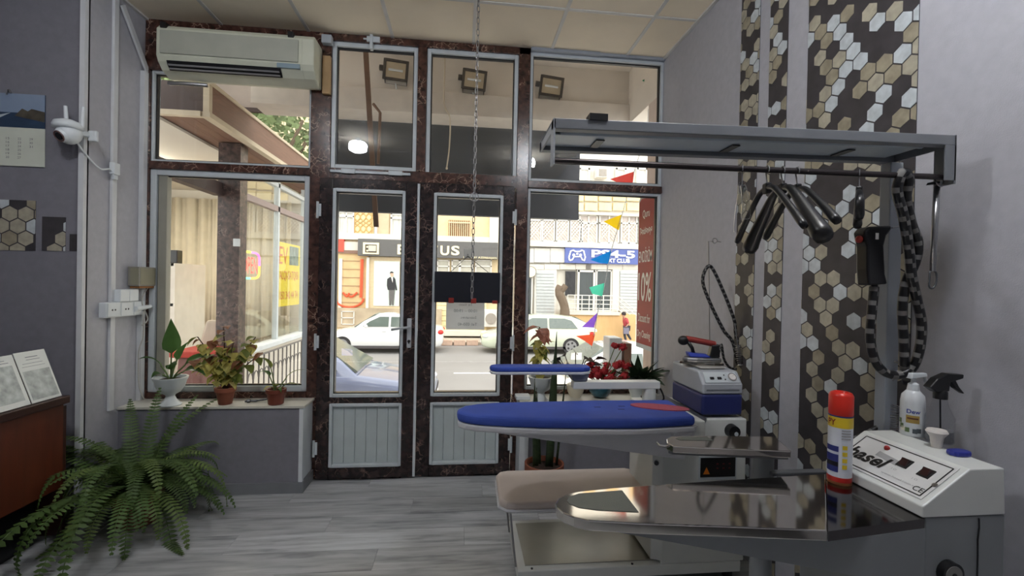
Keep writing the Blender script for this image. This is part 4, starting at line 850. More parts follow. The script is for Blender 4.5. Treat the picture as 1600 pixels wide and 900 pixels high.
# ---- counter with leaflets
CWD = mat('red_brown_counter_wood', (88, 42, 26), .35, var=.18, vscale=4, stretch=(1, 6, 1)); CWE = mat('dark_brown_edge', (54, 28, 22), .35)
ct = thing('reception_counter', 'red-brown wooden counter at the left edge carrying leaflets', 'counter', (-2.5, 1.9, 0))
cy0, cy1, cX = .9, 2.79, -2.19
build('carcass', MB().box(-2.62, cy0, .29, cX, cy1, .755), CWD, ct)
build('top_board', MB().box(-2.64, cy0-.02, .755, cX+.02, cy1+.02, .797), CWE, ct, bevel=.004)
build('leaflet_rest', MB().prism([(cX-.016, cy0+.3, .797), (cX-.1, cy0+.3, 1.03), (cX-.12, cy0+.3, 1.03), (cX-.06, cy0+.3, .797)], (0, cy1-cy0-.33, 0)), CWE, ct)
build('plinth', MB().box(-2.6, cy0+.05, 0, cX-.1, cy1-.05, .29), BLACK, ct); build('end_panel', MB().box(-2.62, cy1, .02, cX, cy1+.02, .74), CWE, ct)
sl = Vector((-(cX+.02)-2.64+0, 0, 0)); up_ = Vector((-.093, 0, .257)).normalized(); nr_ = Vector((.257, 0, .093)).normalized(); org = Vector((cX-.008, 0, .799))
def leaflet(y0, y1, L_, lab, m, bits):
    e = thing('leaflet', lab, 'leaflet', org+Vector((0, (y0+y1)/2, 0)), 'leaflets on the counter')
    a = [org+Vector((0, y0, 0))+nr_*.001, org+Vector((0, y1, 0))+nr_*.001, org+Vector((0, y1, 0))+up_*L_+nr_*.001, org+Vector((0, y0, 0))+up_*L_+nr_*.001]
    build('sheet', MB().prism(a, nr_*.003), m, e)
    for (p, q, r_, s_, mm) in bits:
        b = [org+Vector((0, y0+(y1-y0)*i, 0))+up_*(L_*j)+nr_*.0042 for i, j in ((p, q), (r_, q), (r_, s_), (p, s_))]; build('print', MB().prism(b, nr_*.0004), mm, e)
LM = mat('glossy_leaflet', (216, 220, 216), .12, var=.05); L1 = mat('leaflet_picture', (172, 180, 178), .15, var=.35, vscale=22); L2 = mat('leaflet_ink', (110, 116, 124), .3)
yB = PX(104, 616, cX).y; yM = PX(51, 630, cX).y; yA = PX(-60, 655, cX).y
leaflet(yM+.004, min(yB, cy1-.005), .275, 'glossy pale leaflet with mountain picture, right one on the counter', LM, [(.06, .05, .94, .62, L1), (.3, .88, .7, .895, L2), (.3, .83, .75, .84, L2), (.15, .76, .8, .768, L2), (.1, .7, .85, .707, L2)])
leaflet(yA, yM-.004, .27, 'glossy pale leaflet with grey picture, left one at the picture edge', LM, [(.3, .1, .94, .8, L1), (.35, .85, .9, .862, L2), (.4, .9, .85, .91, L2)])
# ---- plants
def leaf(name, base, az, el, L, W, droop, m, par, n=7, fold=.25, shape=.5, twist=0, sub=None):
    b = Vector(base); h = Vector((math.cos(az), math.sin(az), 0)); s = Vector((-math.sin(az), math.cos(az), 0)); p = b.copy(); rows = []; e = el
    for i in range(n+1):
        t = i/n; wv = W*.5*(math.sin(PI*min(1, t**shape*.98+.02)) if i < n else .02)
        d = h*math.cos(e)+Vector((0, 0, math.sin(e))); nn_ = (-h*math.sin(e)+Vector((0, 0, math.cos(e))))
        sd = (s*math.cos(twist)+nn_*math.sin(twist))
        rows.append([p-sd*wv+nn_*wv*fold, p-sd*wv*.5+nn_*wv*fold*.3, p, p+sd*wv*.5+nn_*wv*fold*.3, p+sd*wv+nn_*wv*fold]); p = p+d*(L/n); e -= droop/n
    return build(name, MB().grid(rows), m, par, smooth=True)
def pot(par, c, r0, r1, h, m, lip=.012, z=None, soil=True):
    c = Vector(c)
    build('pot', MB().lathe(c, [(r0*.9, 0), (r0, .004), (r1*.96, h*.75), (r1*.97, h*.76), (r1+lip*.5, h*.77), (r1+lip*.6, h), (r1-.006, h), (r1-.012, h*.85), (0, h*.85)], 28), m, par, smooth='auto')
    if soil: build('soil', MB().lathe(c, [(r1-.012, h*.86), (r1*.5, h*.9), (0, h*.92)], 18), mat('potting_soil', (52, 38, 30), .95, bump=.8, bscale=80), par)
TERRA = mat('terracotta', (132, 74, 52), .75, var=.12, vscale=12); TERD = mat('brown_plastic_pot', (112, 52, 36), .5)
FERN = mat('fern_green', (74, 98, 46), .6, var=.3, vscale=6, transl=.25); FERN2 = mat('fern_light_green', (96, 116, 58), .6, var=.25, vscale=6, transl=.25)
fp0 = PZ(214, 816, 0); fn = thing('potted_fern', 'large bushy Boston fern in a terracotta floor pot', 'plant', fp0)
pot(fn, fp0, .1, .125, .2, TERD)
fr_ = random.Random(21)
def frond(az, el, L, droop, k, off=0, lw=.04):
    b = fp0+Vector((fr_.uniform(-.05, .05), fr_.uniform(-.05, .05), .18)); h = Vector((math.cos(az), math.sin(az), 0)); s = Vector((-math.sin(az), math.cos(az), 0)); p = b.copy(); e = el; m = MB(); n = 30; path = []
    for i in range(n+1):
        d = h*math.cos(e)+Vector((0, 0, math.sin(e))); nn_ = -h*math.sin(e)+Vector((0, 0, math.cos(e))); path.append((p.copy(), d, nn_)); p = p+d*(L/n); e -= droop/n*(.5+i/n)
        if p.z < .01: p.z = .01; e = max(e, 0)
        if p.y > PLY-.03 and p.x < XL: p.y = PLY-.03
        if p.x < -2.15 and p.y < 2.85 and p.z < .8: p.x = -2.15
        if p.x < XL+.02 and p.y > PLY: p.x = XL+.02
        if p.y > YF-.03 and p.z < .6: p.y = YF-.03
    m.tube([q[0] for q in path[::3]], .002, n=4)
    for i in range(3, n+1):
        q, d, nn_ = path[i]; t = i/n; w_ = lw*math.sin(PI*min(.97, .12+t*.85))**.7*1.25
        for sg_ in (-1, 1):
            for ofs in (0,):
                q2 = q+d*(L/n*ofs); tip = q2+s*sg_*w_+d*w_*.25-nn_*w_*.18; bw = L/n*.36
                m.add([q2-d*bw*.6, q2+d*bw*.8, (q2+tip)/2+d*bw*1.1, tip, (q2+tip)/2-d*bw*.9], [(0, 1, 2, 3, 4)])
    build('frond', m, FERN if k % 3 else FERN2, fn)
for i in range(78):
    az = 2*PI*i*.381966; lay = i/78
    el = fr_.uniform(.95, 1.35) if lay < .3 else (fr_.uniform(.55, 1.0) if lay < .7 else fr_.uniform(.2, .6)); L_ = fr_.uniform(.5, .78)
    if math.cos(az) < -.3 or abs(math.sin(az)) < .4: L_ *= .95
    if math.sin(az) > .4: L_ = min(L_, .5)
    frond(az, el, L_, fr_.uniform(1.6, 3.0) if lay < .5 else fr_.uniform(1.6, 2.6), i)
for az, el, L_, dr in ((1.2, 1.25, .62, .7), (.9, 1.1, .72, .9), (2.2, 1.3, .6, .8), (1.75, 1.4, .62, .5), (-1.9, .6, .95, 2.6), (-1.4, .7, .9, 2.5), (2.7, .9, .75, 1.4), (3.0, .75, .8, 1.2)): frond(az, el, L_, dr, 1)
URN = mat('white_urn', (206, 212, 212), .35)
def urn(par, c, k=1.):
    prof = [(.05, 0), (.052, .006), (.045, .012), (.028, .03), (.02, .05), (.024, .058), (.045, .07), (.064, .1), (.072, .13), (.078, .14), (.08, .15), (.07, .15), (.06, .13), (0, .13)]
    build('urn', MB().lathe(c, [(r*k, z*k) for r, z in prof], 32), URN, par, smooth='auto')
    build('soil', MB().lathe(c, [(.063*k, .135*k), (.03*k, .14*k), (0, .142*k)], 18), mat('potting_soil', (52, 38, 30), .95), par)
ZL = .6035
def at_ledge(u, v, z): return PZ(u, v, z)
LILY = mat('lily_leaf', (70, 104, 50), .4, var=.2, vscale=10, transl=.4); COL1 = mat('yellow_coleus_leaf', (196, 188, 108), .55, var=.22, vscale=30, transl=.5); COL2 = mat('green_coleus_leaf', (120, 132, 66), .55, var=.2, vscale=30, transl=.5); COLR = mat('maroon_leaf', (140, 92, 62), .55, var=.2, vscale=30, transl=.4); STM = mat('dark_stem', (70, 50, 36), .7); GST = mat('green_stem', (92, 112, 58), .6)
c = at_ledge(266, 633, ZL); e = thing('peace_lily', 'peace lily with glossy leaves in a white pedestal urn on the left ledge', 'plant', c); urn(e, c, 1.28)
top = c+Vector((0, 0, .18))
for i, (az, el, sl_, L_, W_, dr) in enumerate(((1.6, 1.5, .17, .21, .085, .15), (.1, .8, .12, .19, .06, 1.3), (-.3, .5, .1, .17, .05, 1.4), (3.1, .95, .1, .15, .045, 1.5), (2.6, .3, .06, .14, .04, 1.2), (-1.2, .9, .08, .15, .05, 1.6), (.7, 1.25, .13, .12, .05, .4))):
    dd = Vector((math.cos(az)*math.cos(el), math.sin(az)*math.cos(el)*.4, math.sin(el))); b = top+dd*sl_
    build('stalk', MB().tube([top-Vector((0, 0, .02)), top+dd*sl_*.5, b+dd*.01], .005, n=6), GST, e); leaf('leaf', b, az if abs(math.sin(az)) < .9 else -1.2, el, L_*1.15, W_*1.35, dr, LILY, e, twist=.5)
def bushy(e, top, stems, seed, mats, lsz, n_l):
    rr = random.Random(seed)
    for (dx_, dy_, h) in stems:
        tip = top+Vector((dx_, dy_, h)); mid = top+Vector((dx_*.45, dy_*.4, h*.55)); path = spline([top-Vector((0, 0, .02)), mid, tip], 5)
        build('stem', MB().tube(path, .0038, n=5), STM, e)
        for j in range(n_l):
            t = .3+.7*j/(n_l-1); p = path[min(int(t*10), 10)]; az = rr.uniform(0, 2*PI)
            if p.y+math.sin(az)*lsz > D-.06: az = -abs(math.sin(az))-.4 if True else az
            mm = mats[2] if (t > .93 and rr.random() < .7) else (mats[0] if rr.random() < .62 else mats[1])
            az = -PI/2+rr.uniform(-1.5, 1.5); leaf('leaf', p, az, rr.uniform(-.9, .1), lsz*rr.uniform(.7, 1.15), lsz*rr.uniform(.75, 1.0), rr.uniform(.2, .9), mm, e, n=5, shape=.6)
c = at_ledge(352, 631, ZL); e = thing('yellow_coleus', 'bushy yellow-green plant in a terracotta pot on the left ledge', 'plant', c); pot(e, c, .042, .06, .115, TERRA)
bushy(e, c+Vector((0, 0, .105)), [(-.17, -.03, .36), (-.11, .0, .24), (-.01, -.02, .43), (.02, .02, .28), (.2, -.02, .36), (.24, 0, .25), (.12, -.05, .2), (-.18, -.04, .2), (.07, -.05, .33), (.16, -.04, .3), (-.06, -.05, .34)], 4, (COL1, COL2, COLR), .078, 12)
c = at_ledge(431, 631, ZL); e = thing('small_potted_plant', 'small plant with drooping leaves in a brown pot, rightmost on the left ledge', 'plant', c); pot(e, c, .05, .06, .105, TERD)
t_ = c+Vector((0, 0, .1))
for az, el, sl_, L_, W_, dr, mm in ((2.9, 1.3, .15, .15, .045, 1.9, COL2), (3.0, 1.1, .1, .11, .05, 2.2, LILY), (.1, .9, .1, .15, .035, 1.2, COL2), (-.2, .5, .06, .12, .035, 1.0, COL2), (-1.2, .9, .03, .07, .04, 1.2, COL2), (-2.2, .6, .03, .08, .04, 1.8, COL1), (-.9, .4, .04, .08, .03, 1.6, LILY)):
    dd = Vector((math.cos(az)*math.cos(el), math.sin(az)*math.cos(el), math.sin(el))); b = t_+dd*sl_; build('stalk', MB().tube([t_-Vector((0, 0, .02)), b+dd*.01], .004, n=5), GST, e); leaf('leaf', b, az, el, L_, W_, dr, mm, e)
p = at_ledge(212, 621, ZL); tag(build('black_ring', MB().tube([p+Vector((.045*math.cos(t), .03*math.sin(t), .016+.008*math.sin(3*t))) for t in [2*PI*i/20 for i in range(20)]], .013, closed=True), BLACK, smooth=True), 'coiled black strap lying at the left end of the ledge', 'strap')
p = at_ledge(400, 629, ZL); tag(build('dead_leaf', MB().tube(spline([p+Vector((-.07, -.01, .01)), p+Vector((-.04, 0, .012)), p+Vector((0, .01, .01)), p+Vector((.05, .03, .014)), p+Vector((.08, .035, .02))]), [.006]*3+[.012]*4+[.008]*6+[.006]*8+[.009]*4, n=6), BLACK), 'dark withered scrap lying between the two terracotta pots', 'scrap')
# ---- right ledge
ZR = .6225
c = at_ledge(845, 627, ZR); c.y = min(c.y, 3.42); e = thing('urn_coleus', 'pink and green coleus in a white pedestal urn on the right ledge', 'plant', c); urn(e, c, 1.22)
build('stem', MB().tube(spline([c+Vector((0, 0, .15)), c+Vector((-.01, 0, .35)), c+Vector((-.02, 0, .54))]), .005, n=6), GST, e)
rr = random.Random(9); PNK = mat('pink_coleus_leaf', (196, 138, 118), .55, var=.3, vscale=35, transl=.5)
for j in range(32):
    t = j/31; p = c+Vector((-.02*t, 0, .22+.32*t)); az = j*2.4+rr.uniform(-.3, .3)
    if math.sin(az) > .2: az = -az
    az = -PI/2+rr.uniform(-1.6, 1.6); leaf('leaf', p, az, rr.uniform(-.8, .2), rr.uniform(.09, .12)+.04*(t > .85), .075+.02*(t > .85), rr.uniform(.3, 1.0), PNK if t > .72 else (COL1 if rr.random() < .6 else COL2), e, n=5)
c = at_ledge(906, 627, ZR); c.y = 3.40; e = thing('dark_leaf_plant', 'small dark-leaved plant with yellow bloom in a cream pot', 'plant', c)
build('pot', MB().lathe(c, [(.04, 0), (.06, .04), (.068, .09), (.06, .1), (.05, .1), (0, .09)], 24), mat('cream_pot', (220, 212, 190), .5), e, smooth='auto')
for i in range(16):
    az = i*2.4; 
    if math.sin(az) > .3: az = -az
    st_ = c+Vector((0, 0, .09)); dd = Vector((math.cos(az)*.75, math.sin(az)*.3, 1)).normalized(); b = st_+dd*(.1+.011*i)
    build('stem', MB().tube([st_, b], .004, n=4), STM, e); leaf('leaf', b, az, .3, .095, .05, .8, mat('blackish_leaf', (58, 48, 46), .5), e, n=4, twist=.7*(-1)**i)
build('yellow_bloom', MB().ball(c+Vector((.07, -.05, .24)), (.024, .02, .02), 8, 6), mat('yellow_petals', (226, 206, 70), .6), e)
c = at_ledge(945, 627, ZR); c.y = 3.38; e = thing('red_flower_bowl', 'artificial red flowers in a swirled blue-green bowl', 'flowers', c)
build('bowl', MB().lathe(c, [(.035, 0), (.06, .015), (.085, .05), (.09, .08), (.08, .095), (.07, .095), (0, .08)], 28), mat('blue_green_swirl', (44, 84, 96), .15, var=.8, vscale=14), e, smooth='auto')
rr = random.Random(31); RED = mat('red_petals', (186, 50, 54), .7, var=.35, vscale=60, transl=.25); DRY = mat('dry_tan_leaf', (190, 150, 100), .7)
for i in range(24):
    a_ = i*2.399; r_ = .03+.13*math.sqrt((i+.5)/24); p = c+Vector((.06+r_*1.05*math.cos(a_), -.03+.4*r_*math.sin(a_), .13+.13*rr.random()+(.14 if i in (3, 8) else 0)))
    if p.y > D-.07: p.y = D-.07
    st_ = c+Vector((0, 0, .09)); build('stem', MB().tube([st_, p], .0035, n=4), GST, e); m = MB()
    for k in range(14):
        q = Vector((rr.uniform(-1, 1), rr.uniform(-1, 1), rr.uniform(-.3, 1))).normalized(); t1 = q.cross(Vector((.3, .5, .8))).normalized(); t2 = q.cross(t1); o_ = p+q*.024
        m.add([o_-t1*.014, o_-t2*.014+q*.006, o_+t1*.014+q*.012, o_+t2*.014+q*.006], [(0, 1, 2, 3)])
    m.ball(p, .024, 8, 6); build('flower_head', m, RED, e)
for i in range(8): leaf('leaf', c+Vector((rr.uniform(-.08, .14), -.03, .13)), i*1.7, .7, .09, .04, .8, DRY if i % 2 else COLR, e, n=4)
build('pink_bloom', MB().ball(c+Vector((-.09, -.06, .11)), (.035, .03, .026), 10, 8), mat('pink_petals', (216, 150, 216), .6), e, smooth=True)
c = at_ledge(1012, 622, ZR); c.y = 3.38; c.x = min(c.x, XR-.2); e = thing('dark_broadleaf_plant', 'dark green broad-leaved plant in a white pot at the right wall', 'plant', c)
build('pot', MB().lathe(c, [(.06, 0), (.08, .06), (.09, .12), (.08, .12), (.075, .1), (0, .1)], 24), URN, e, smooth='auto')
rr = random.Random(12); DKL = mat('dark_green_leaf', (44, 60, 40), .4, var=.3, vscale=12, transl=.15)
for i in range(30):
    az = i*2.399; el = rr.uniform(.6, 1.45)
    if math.sin(az) > .4: az = -az
    L_ = rr.uniform(.16, .29)
    leaf('leaf', c+Vector((math.cos(az)*.03, math.sin(az)*.02, .1)), az, el, L_*.9, .085, rr.uniform(.3, 1.2), DKL, e, n=6, twist=rr.uniform(-.9, .9))
p = PZ(818, 627, ZR); tag(build('white_router', MB().box(p.x-.05, YF+.02, ZR, p.x+.055, YF+.12, ZR+.028), WHITE, bevel=.005), 'flat white device at the left end of the right ledge', 'router')
# ---- snake plant on the floor
c = Vector((.59, 3.12, 0)); e = thing('snake_plant', 'tall snake plant in a terracotta floor pot beside the right door', 'plant', c); pot(e, c, .1, .13, .235, TERRA)
SNK = mat('snake_leaf', (44, 58, 34), .4, var=.35, vscale=20, stretch=(1, 1, 3))
for dx_, dy_, h_, w_, ln in ((.03, -.02, .95, .055, .035), (-.06, .0, .62, .04, -.02), (-.03, .03, .55, .03, -.03), (.09, .02, .72, .018, .06)):
    rows = []
    for i in range(9):
        t = i/8; w2 = w_*.5*(1.0 if t < .55 else max(.05, (1-t)/.45)); p = c+Vector((dx_+ln*t, dy_, .2+h_*t)); rows.append([p+Vector((-w2, 0, 0)), p+Vector((0, .008, 0)), p+Vector((w2, 0, 0))])
    o = build('leaf', MB().grid(rows), SNK, e, smooth=True); o.modifiers.new('thick', 'SOLIDIFY').thickness = .004
leaf('leaf', c+Vector((-.1, -.02, .56)), 3.3, .6, .13, .05, 2.4, COL2, e)
# ---- chain with ring
ch = thing('hanging_chain', 'steel link chain with a ring hanging from the ceiling', 'chain', (.066, 2.95, 1.36))
link_me = {}
def linkmesh(k):
    r_ = .0026; pts = []
    for i in range(16):
        t = 2*PI*i/16; a_, b_ = .0085*math.cos(t), .0135*math.sin(t)+(.0085 if math.sin(t) > 0 else -.0085)
        pts.append((a_, 0, b_) if k else (0, a_, b_))
    mb = MB().tube(pts, r_, n=6, closed=True); me = bpy.data.meshes.new('link'); me.from_pydata([tuple(v) for v in mb.v], [], mb.f); me.materials.append(STEEL); me.shade_smooth(); return me
link_me = [linkmesh(0), linkmesh(1)]
zt, zb_ = ZC-.02, 1.36; n = int((zt-zb_)/.0375)
for i in range(n+1):
    o = bpy.data.objects.new('chain_link', link_me[i % 2]); COL.objects.link(o); o.parent = ch; z = zt-i*.0375; t = i/n
    o.location = Vector((.069-.006*t, 2.955, z))-WO[ch.name]; o.rotation_euler = (0, 0, .5)
zr = PY(743, 308, 2.955).z
build('ring', MB().tube([(.066+.028*math.cos(t), 2.955+.01*math.sin(t), zr+.028*math.sin(t)) for t in [2*PI*i/24 for i in range(24)]], .003, n=6, closed=True), STEEL, ch, smooth=True)
build('ceiling_hook', MB().cyl((.069, 2.955, ZC), (.069, 2.955, ZC-.02), .006), STEEL, ch)
# ---- board and paper on the right door leaf
yb_ = D-.066; x0, x1, z0, z1 = RP(679, 425, 781, 473, yb_)
hb = thing('hanging_board', 'black board hung by cords on the right door leaf', 'sign board', ((x0+x1)/2, yb_, z0))
build('board', MB().box(x0, yb_-.012, z0, x1, yb_, z1), mat('navy_black_board', (14, 18, 30), .35), hb, bevel=.003)
hk = PY(731, 396, yb_)
sq = build('suction_hook', MB().box(hk.x-.03, D-.064, hk.z-.035, hk.x+.03, D-.054, hk.z+.035), mat('milky_hook', (200, 200, 192), .3), hb, bevel=.006); build('hook_peg', MB().cyl((hk.x, D-.054, hk.z-.01), (hk.x, D-.03, hk.z-.01), .008).cyl((hk.x, D-.064, hk.z-.01), (hk.x, D-.085, hk.z-.01), .006), STEEL, sq)
for xx in (x0+.12, x1-.09): build('cord', MB().tube([(hk.x, yb_-.006, hk.z-.02), (xx, yb_-.006, z1)], .0022, n=5), BLACK, hb)
RC = mat('red_clip', (150, 40, 30), .4)
for u in (705, 740, 773): xx = PY(u, 470, yb_).x; build('clip', MB().box(xx-.02, yb_-.017, z0-.004, xx+.02, yb_-.012, z0+.035 if u < 770 else z0+.02), RC, hb, bevel=.003)
x0, x1, z0, z1 = RP(697, 473, 757, 515, D-.006)
nt = thing('opening_hours_paper', 'grey sheet of opening hours stuck outside the right door glass', 'paper', ((x0+x1)/2, D-.004, z0))
build('sheet', MB().add([(x0, D-.005, z0), (x1, D-.005, z0), (x1, D-.005, z1), (x0, D-.005, z1)], [(0, 1, 2, 3)]), mat('grey_paper', (196, 200, 206), .8, transl=.5), nt)
INK = mat('grey_ink', (112, 118, 126), .8)
xm = (x0+x1)/2
for s_, fz, fw, dx_ in (('İş Saatı', .93, .34, 0), ('10:00 – 19:00', .70, .6, 0), ('İstirahət:', .46, .42, .08), ('Tel: 050-40', .2, .5, .06)):
    text(s_, (xm+dx_*(x1-x0), D-.005, z0+(z1-z0)*fz), (-1, 0, 0), (0, 0, 1), (x1-x0)*fw, .022, INK, nt, depth=-.0006)
# ================================================================== IRONING EQUIPMENT
WMET = mat('white_enamel', (208, 210, 206), .35, var=.03); GMET = mat('grey_enamel', (126, 129, 132), .4, var=.04); UND = mat('dark_grey_underside', (84, 86, 90), .5)
BLUE = mat('royal_blue_cloth', (46, 72, 158), .75, var=.12, vscale=9, bump=.1, bscale=300); CLOTH = mat('pale_cotton', (196, 196, 200), .85, var=.05); TAN = mat('tan_white_cotton', (196, 184, 176), .85, var=.06, vscale=7)
def board(name, outline, z0, z1, m, par, bevel=.01): return build(name, MB().prism([(x, y, z0) for x, y in outline], (0, 0, z1-z0)), m, par, bevel=bevel, seg=3)
def nose(cx, cy, r, n=10, k=1.0): return [(cx-r*k*math.sin(PI*i/n), cy-r*math.cos(PI*i/n)) for i in range(n+1)]
# ---- far ironing table with blue cover
A = thing('blue_ironing_table', 'professional ironing table with long blue padded board on white cabinet', 'ironing table', (.9, 2.35, 0))
build('base_tray', MB().box(.29, 2.15, .045, 1.42, 2.62, .1), WMET, A, bevel=.005)
build('base_plate', MB().box(.33, 2.19, .1, .985, 2.58, .104), mat('satin_steel_sheet', (170, 168, 158), .3, metal=.6), A)
for x in (.36, .86): build('screw', MB().cyl((x, 2.165, .1), (x, 2.165, .104), .006, n=8), BLACK, A)
for x, y in ((.33, 2.2), (1.38, 2.2), (.33, 2.57), (1.38, 2.57)): build('foot', MB().cyl((x, y, 0), (x, y, .045), .025), BLACK, A)
build('cabinet', MB().box(1.0, 2.15, .1, 1.435, 2.6, .816), WMET, A, bevel=.006)
build('side_bracket', MB().prism([(.955, 2.17, .12), (1.0, 2.15, .12), (1.0, 2.15, .76), (.955, 2.17, .72)], (0, .3, 0)), WMET, A)
for z in (.60, .66): build('bolt', MB().cyl((.97, 2.155, z), (.97, 2.165, z), .012, n=8), DARKMET, A)
cp = build('control_panel', MB().box(1.185, 2.146, .515, 1.385, 2.152, .632), PVC, A, bevel=.002); build('panel_screen', MB().box(1.192, 2.143, .53, 1.375, 2.147, .626), BLACK, cp)
build('warning_triangle', MB().prism([(1.205, 2.1425, .545), (1.24, 2.1425, .545), (1.2225, 2.1425, .58)], (0, -.0006, 0)), mat('orange_warning', (216, 120, 30), .5), cp)
for i in range(3):
    for j in range(2): build('indicator', MB().box(1.275+.032*i, 2.1422, .57+.022*j, 1.285+.032*i, 2.143, .576+.022*j), mat('dim_red_led', (90, 20, 20), .4), cp)
kb = build('knob', MB().cyl((1.35, 2.15, .76), (1.35, 2.115, .76), .034, .03, n=20), BLACK, A, smooth='auto'); build('knob_cap', MB().cyl((1.357, 2.114, .752), (1.357, 2.111, .752), .01), PVC, kb)
near = [(.08, 1.945), (.2, 1.915), (.35, 1.89), (.49, 1.878), (.76, 1.866), (1.03, 1.90)]
far = [(1.045, 2.2), (.64, 2.2), (.19, 2.175), (.08, 2.15)]
tip = [(.02, 2.115), (-.012, 2.06), (-.01, 2.01), (.025, 1.972)]
ol = near+far+tip
bd = board('padded_board', ol, .862, .905, BLUE, A, .016)
board('cloth_skirt', [(x*.995+.003, y) for x, y in ol], .835, .861, CLOTH, A, .008)
build('board_underside', MB().hexa([(.45, 1.95, .78), (1.0, 1.93, .70), (1.0, 2.17, .70), (.45, 2.15, .78)], [(.06, 1.97, .835), (1.02, 1.90, .835), (1.02, 2.19, .835), (.06, 2.13, .835)]), CLOTH, A, bevel=.01)
build('cloth_fold', MB().hexa([(.9, 1.91, .77), (1.02, 1.92, .78), (1.02, 2.0, .78), (.9, 2.0, .77)], [(.93, 1.885, .84), (1.045, 1.91, .86), (1.045, 2.0, .86), (.93, 2.0, .84)]), CLOTH, A)
pd = [( .93+.11*math.cos(t)*1.15, 2.05+.055*math.sin(t)+.04*math.cos(t)*-1) for t in [2*PI*i/16 for i in range(16)]]
build('red_silicone_pad', MB().prism([(x, y, .905) for x, y in pd], (0, 0, .004)), mat('red_pad', (166, 66, 84), .6, bump=.6, bscale=150), A)
for x, y in ((.62, 2.06), (.74, 2.07), (.72, 2.02)): build('cloth_mark', MB().box(x, y, .9055, x+.03, y+.008, .9062), mat('ink_mark', (30, 38, 84), .8), A)
build('board_mount', MB().box(.98, 1.98, .72, 1.12, 2.2, .86), WMET, A, bevel=.006)
build('top_ledge', MB().prism([(1.06, 2.13, .816), (1.13, 2.02, .816), (1.21, 2.13, .816), (1.21, 2.6, .816), (1.06, 2.6, .816)], (0, 0, .012)), DARKMET, A)
ts = [(.2, 2.2), (.23, 2.165), (.27, 2.155), (.96, 2.155), (.99, 2.17), (.99, 2.52), (.95, 2.545), (.27, 2.545), (.225, 2.53), (.205, 2.49)]
tr = board('cloth_tray', ts, .385, .425, TAN, A, .014)
build('tray_hem', MB().tube([(x, y, .385) for x, y in ts], .008, n=6, closed=True), CLOTH, tr)
build('tray_rod', MB().tube([(.25, 2.19, .39), (.265, 2.19, .25), (.285, 2.19, .1)], .006, n=6), STEEL, A); build('tray_rod', MB().tube([(.97, 2.2, .39), (.98, 2.2, .11), (.985, 2.21, .1)], .012, n=8), STEEL, A); build('tray_rod', MB().tube([(.25, 2.5, .39), (.285, 2.5, .1)], .006, n=6), STEEL, A)
# swivel sleeve arm of the blue table
Y0 = 2.3
arm = build('sleeve_arm', MB().box(PY(894, 605, Y0).x, Y0-.03, .94, PY(1028, 605, Y0).x, Y0+.03, .978), WMET, A, bevel=.004)
xs_ = PY(905, 595, Y0).x; build('arm_block', MB().hexa([(xs_-.035, Y0-.03, .978), (xs_+.035, Y0-.03, .978), (xs_+.035, Y0+.03, .978), (xs_-.035, Y0+.03, .978)], [(xs_-.05, Y0-.035, 1.02), (xs_+.045, Y0-.035, 1.02), (xs_+.045, Y0+.035, 1.02), (xs_-.05, Y0+.035, 1.02)]), GMET, arm, bevel=.008)
xs_ = PY(1014, 615, Y0).x; build('arm_pivot', MB().cyl((xs_, Y0, .81), (xs_, Y0, .94), .035, n=18), WMET, arm, smooth='auto')
a0, a1 = PY(765, 580, Y0).x, PY(920, 580, Y0).x
so = nose(a0+.05, Y0, .05, 8)+[(a1-.04, Y0+.055), (a1, Y0+.03), (a1, Y0-.03), (a1-.04, Y0-.055)]
board('sleeve_pad', so[:9][::1]+so[9:], 1.032, 1.056, BLUE, A, .008); board('sleeve_cloth', so, 1.018, 1.032, CLOTH, A, .005)
tag(build('arm_cable', MB().tube(spline([PY(1027, 602, 2.32), PY(1034, 612, 2.34), PY(1036, 625, 2.36), (1.05, 2.42, .83)]), .005), BLACK), 'short black cable looping down from the white sleeve arm', 'cable')
# ---- steam boiler on the cabinet
B = thing('steam_boiler', 'grey and navy steam generator box with gauge on the white cabinet', 'steam generator', (1.31, 2.32, .828))
bx0, bx1, by0, by1 = 1.205, 1.42, 2.165, 2.5
build('lower_shell', MB().box(bx0, by0, .83, bx1, by1, .935), mat('navy_plastic', (34, 42, 96), .45), B, bevel=.012, seg=3)
build('upper_shell', MB().prism([(bx0, by0, .936), (bx0, by0, .985), (bx0, by0+.05, 1.045), (bx0, by1, 1.05), (bx0, by1, .936)], (bx1-bx0, 0, 0)), mat('light_grey_plastic', (168, 172, 178), .45), B, bevel=.01, seg=3)
for z in (.953, .958): build('groove', MB().box(bx0+.02, by0-.001, z, bx1-.02, by0+.002, z+.002), DARKMET, B)
pn = Vector((0, .05, .06)).normalized(); pnn = Vector((0, -.06, .05)).normalized(); pc = Vector(((bx0+bx1)/2, by0+.025, 1.015))
def onp(a, b, o=0): return pc+Vector((a, 0, 0))+pn*b+pnn*(.002+o)
cpn = build('control_plate', MB().prism([onp(-.09, -.03), onp(.095, -.03), onp(.085, .03), (onp(-.085, .03))], pnn*.002), PVC, B)
build('gauge', MB().cyl(onp(.06, 0, .002), onp(.06, 0, .008), .022, n=20), CHROME, cpn, smooth='auto'); build('gauge_face', MB().cyl(onp(.06, 0, .008), onp(.06, 0, .009), .017, n=20), PAPW, cpn); build('gauge_needle', MB().prism([onp(.052, -.002, .0095), onp(.07, .008, .0095), (onp(.07, .009, .0095))], pnn*.0004), BLACK, cpn)
for a in (-.05, -.01): build('switch', MB().prism([onp(a-.01, -.012, .002), onp(a+.01, -.012, .002), onp(a+.01, 0, .002), onp(a-.01, 0, .002)], pnn*.005), BLACK, cpn)
for a, b in ((.02, .012), (.02, -.012)): build('pilot_light', MB().cyl(onp(a, b, .002), onp(a, b, .004), .004, n=8), DARKMET, cpn)
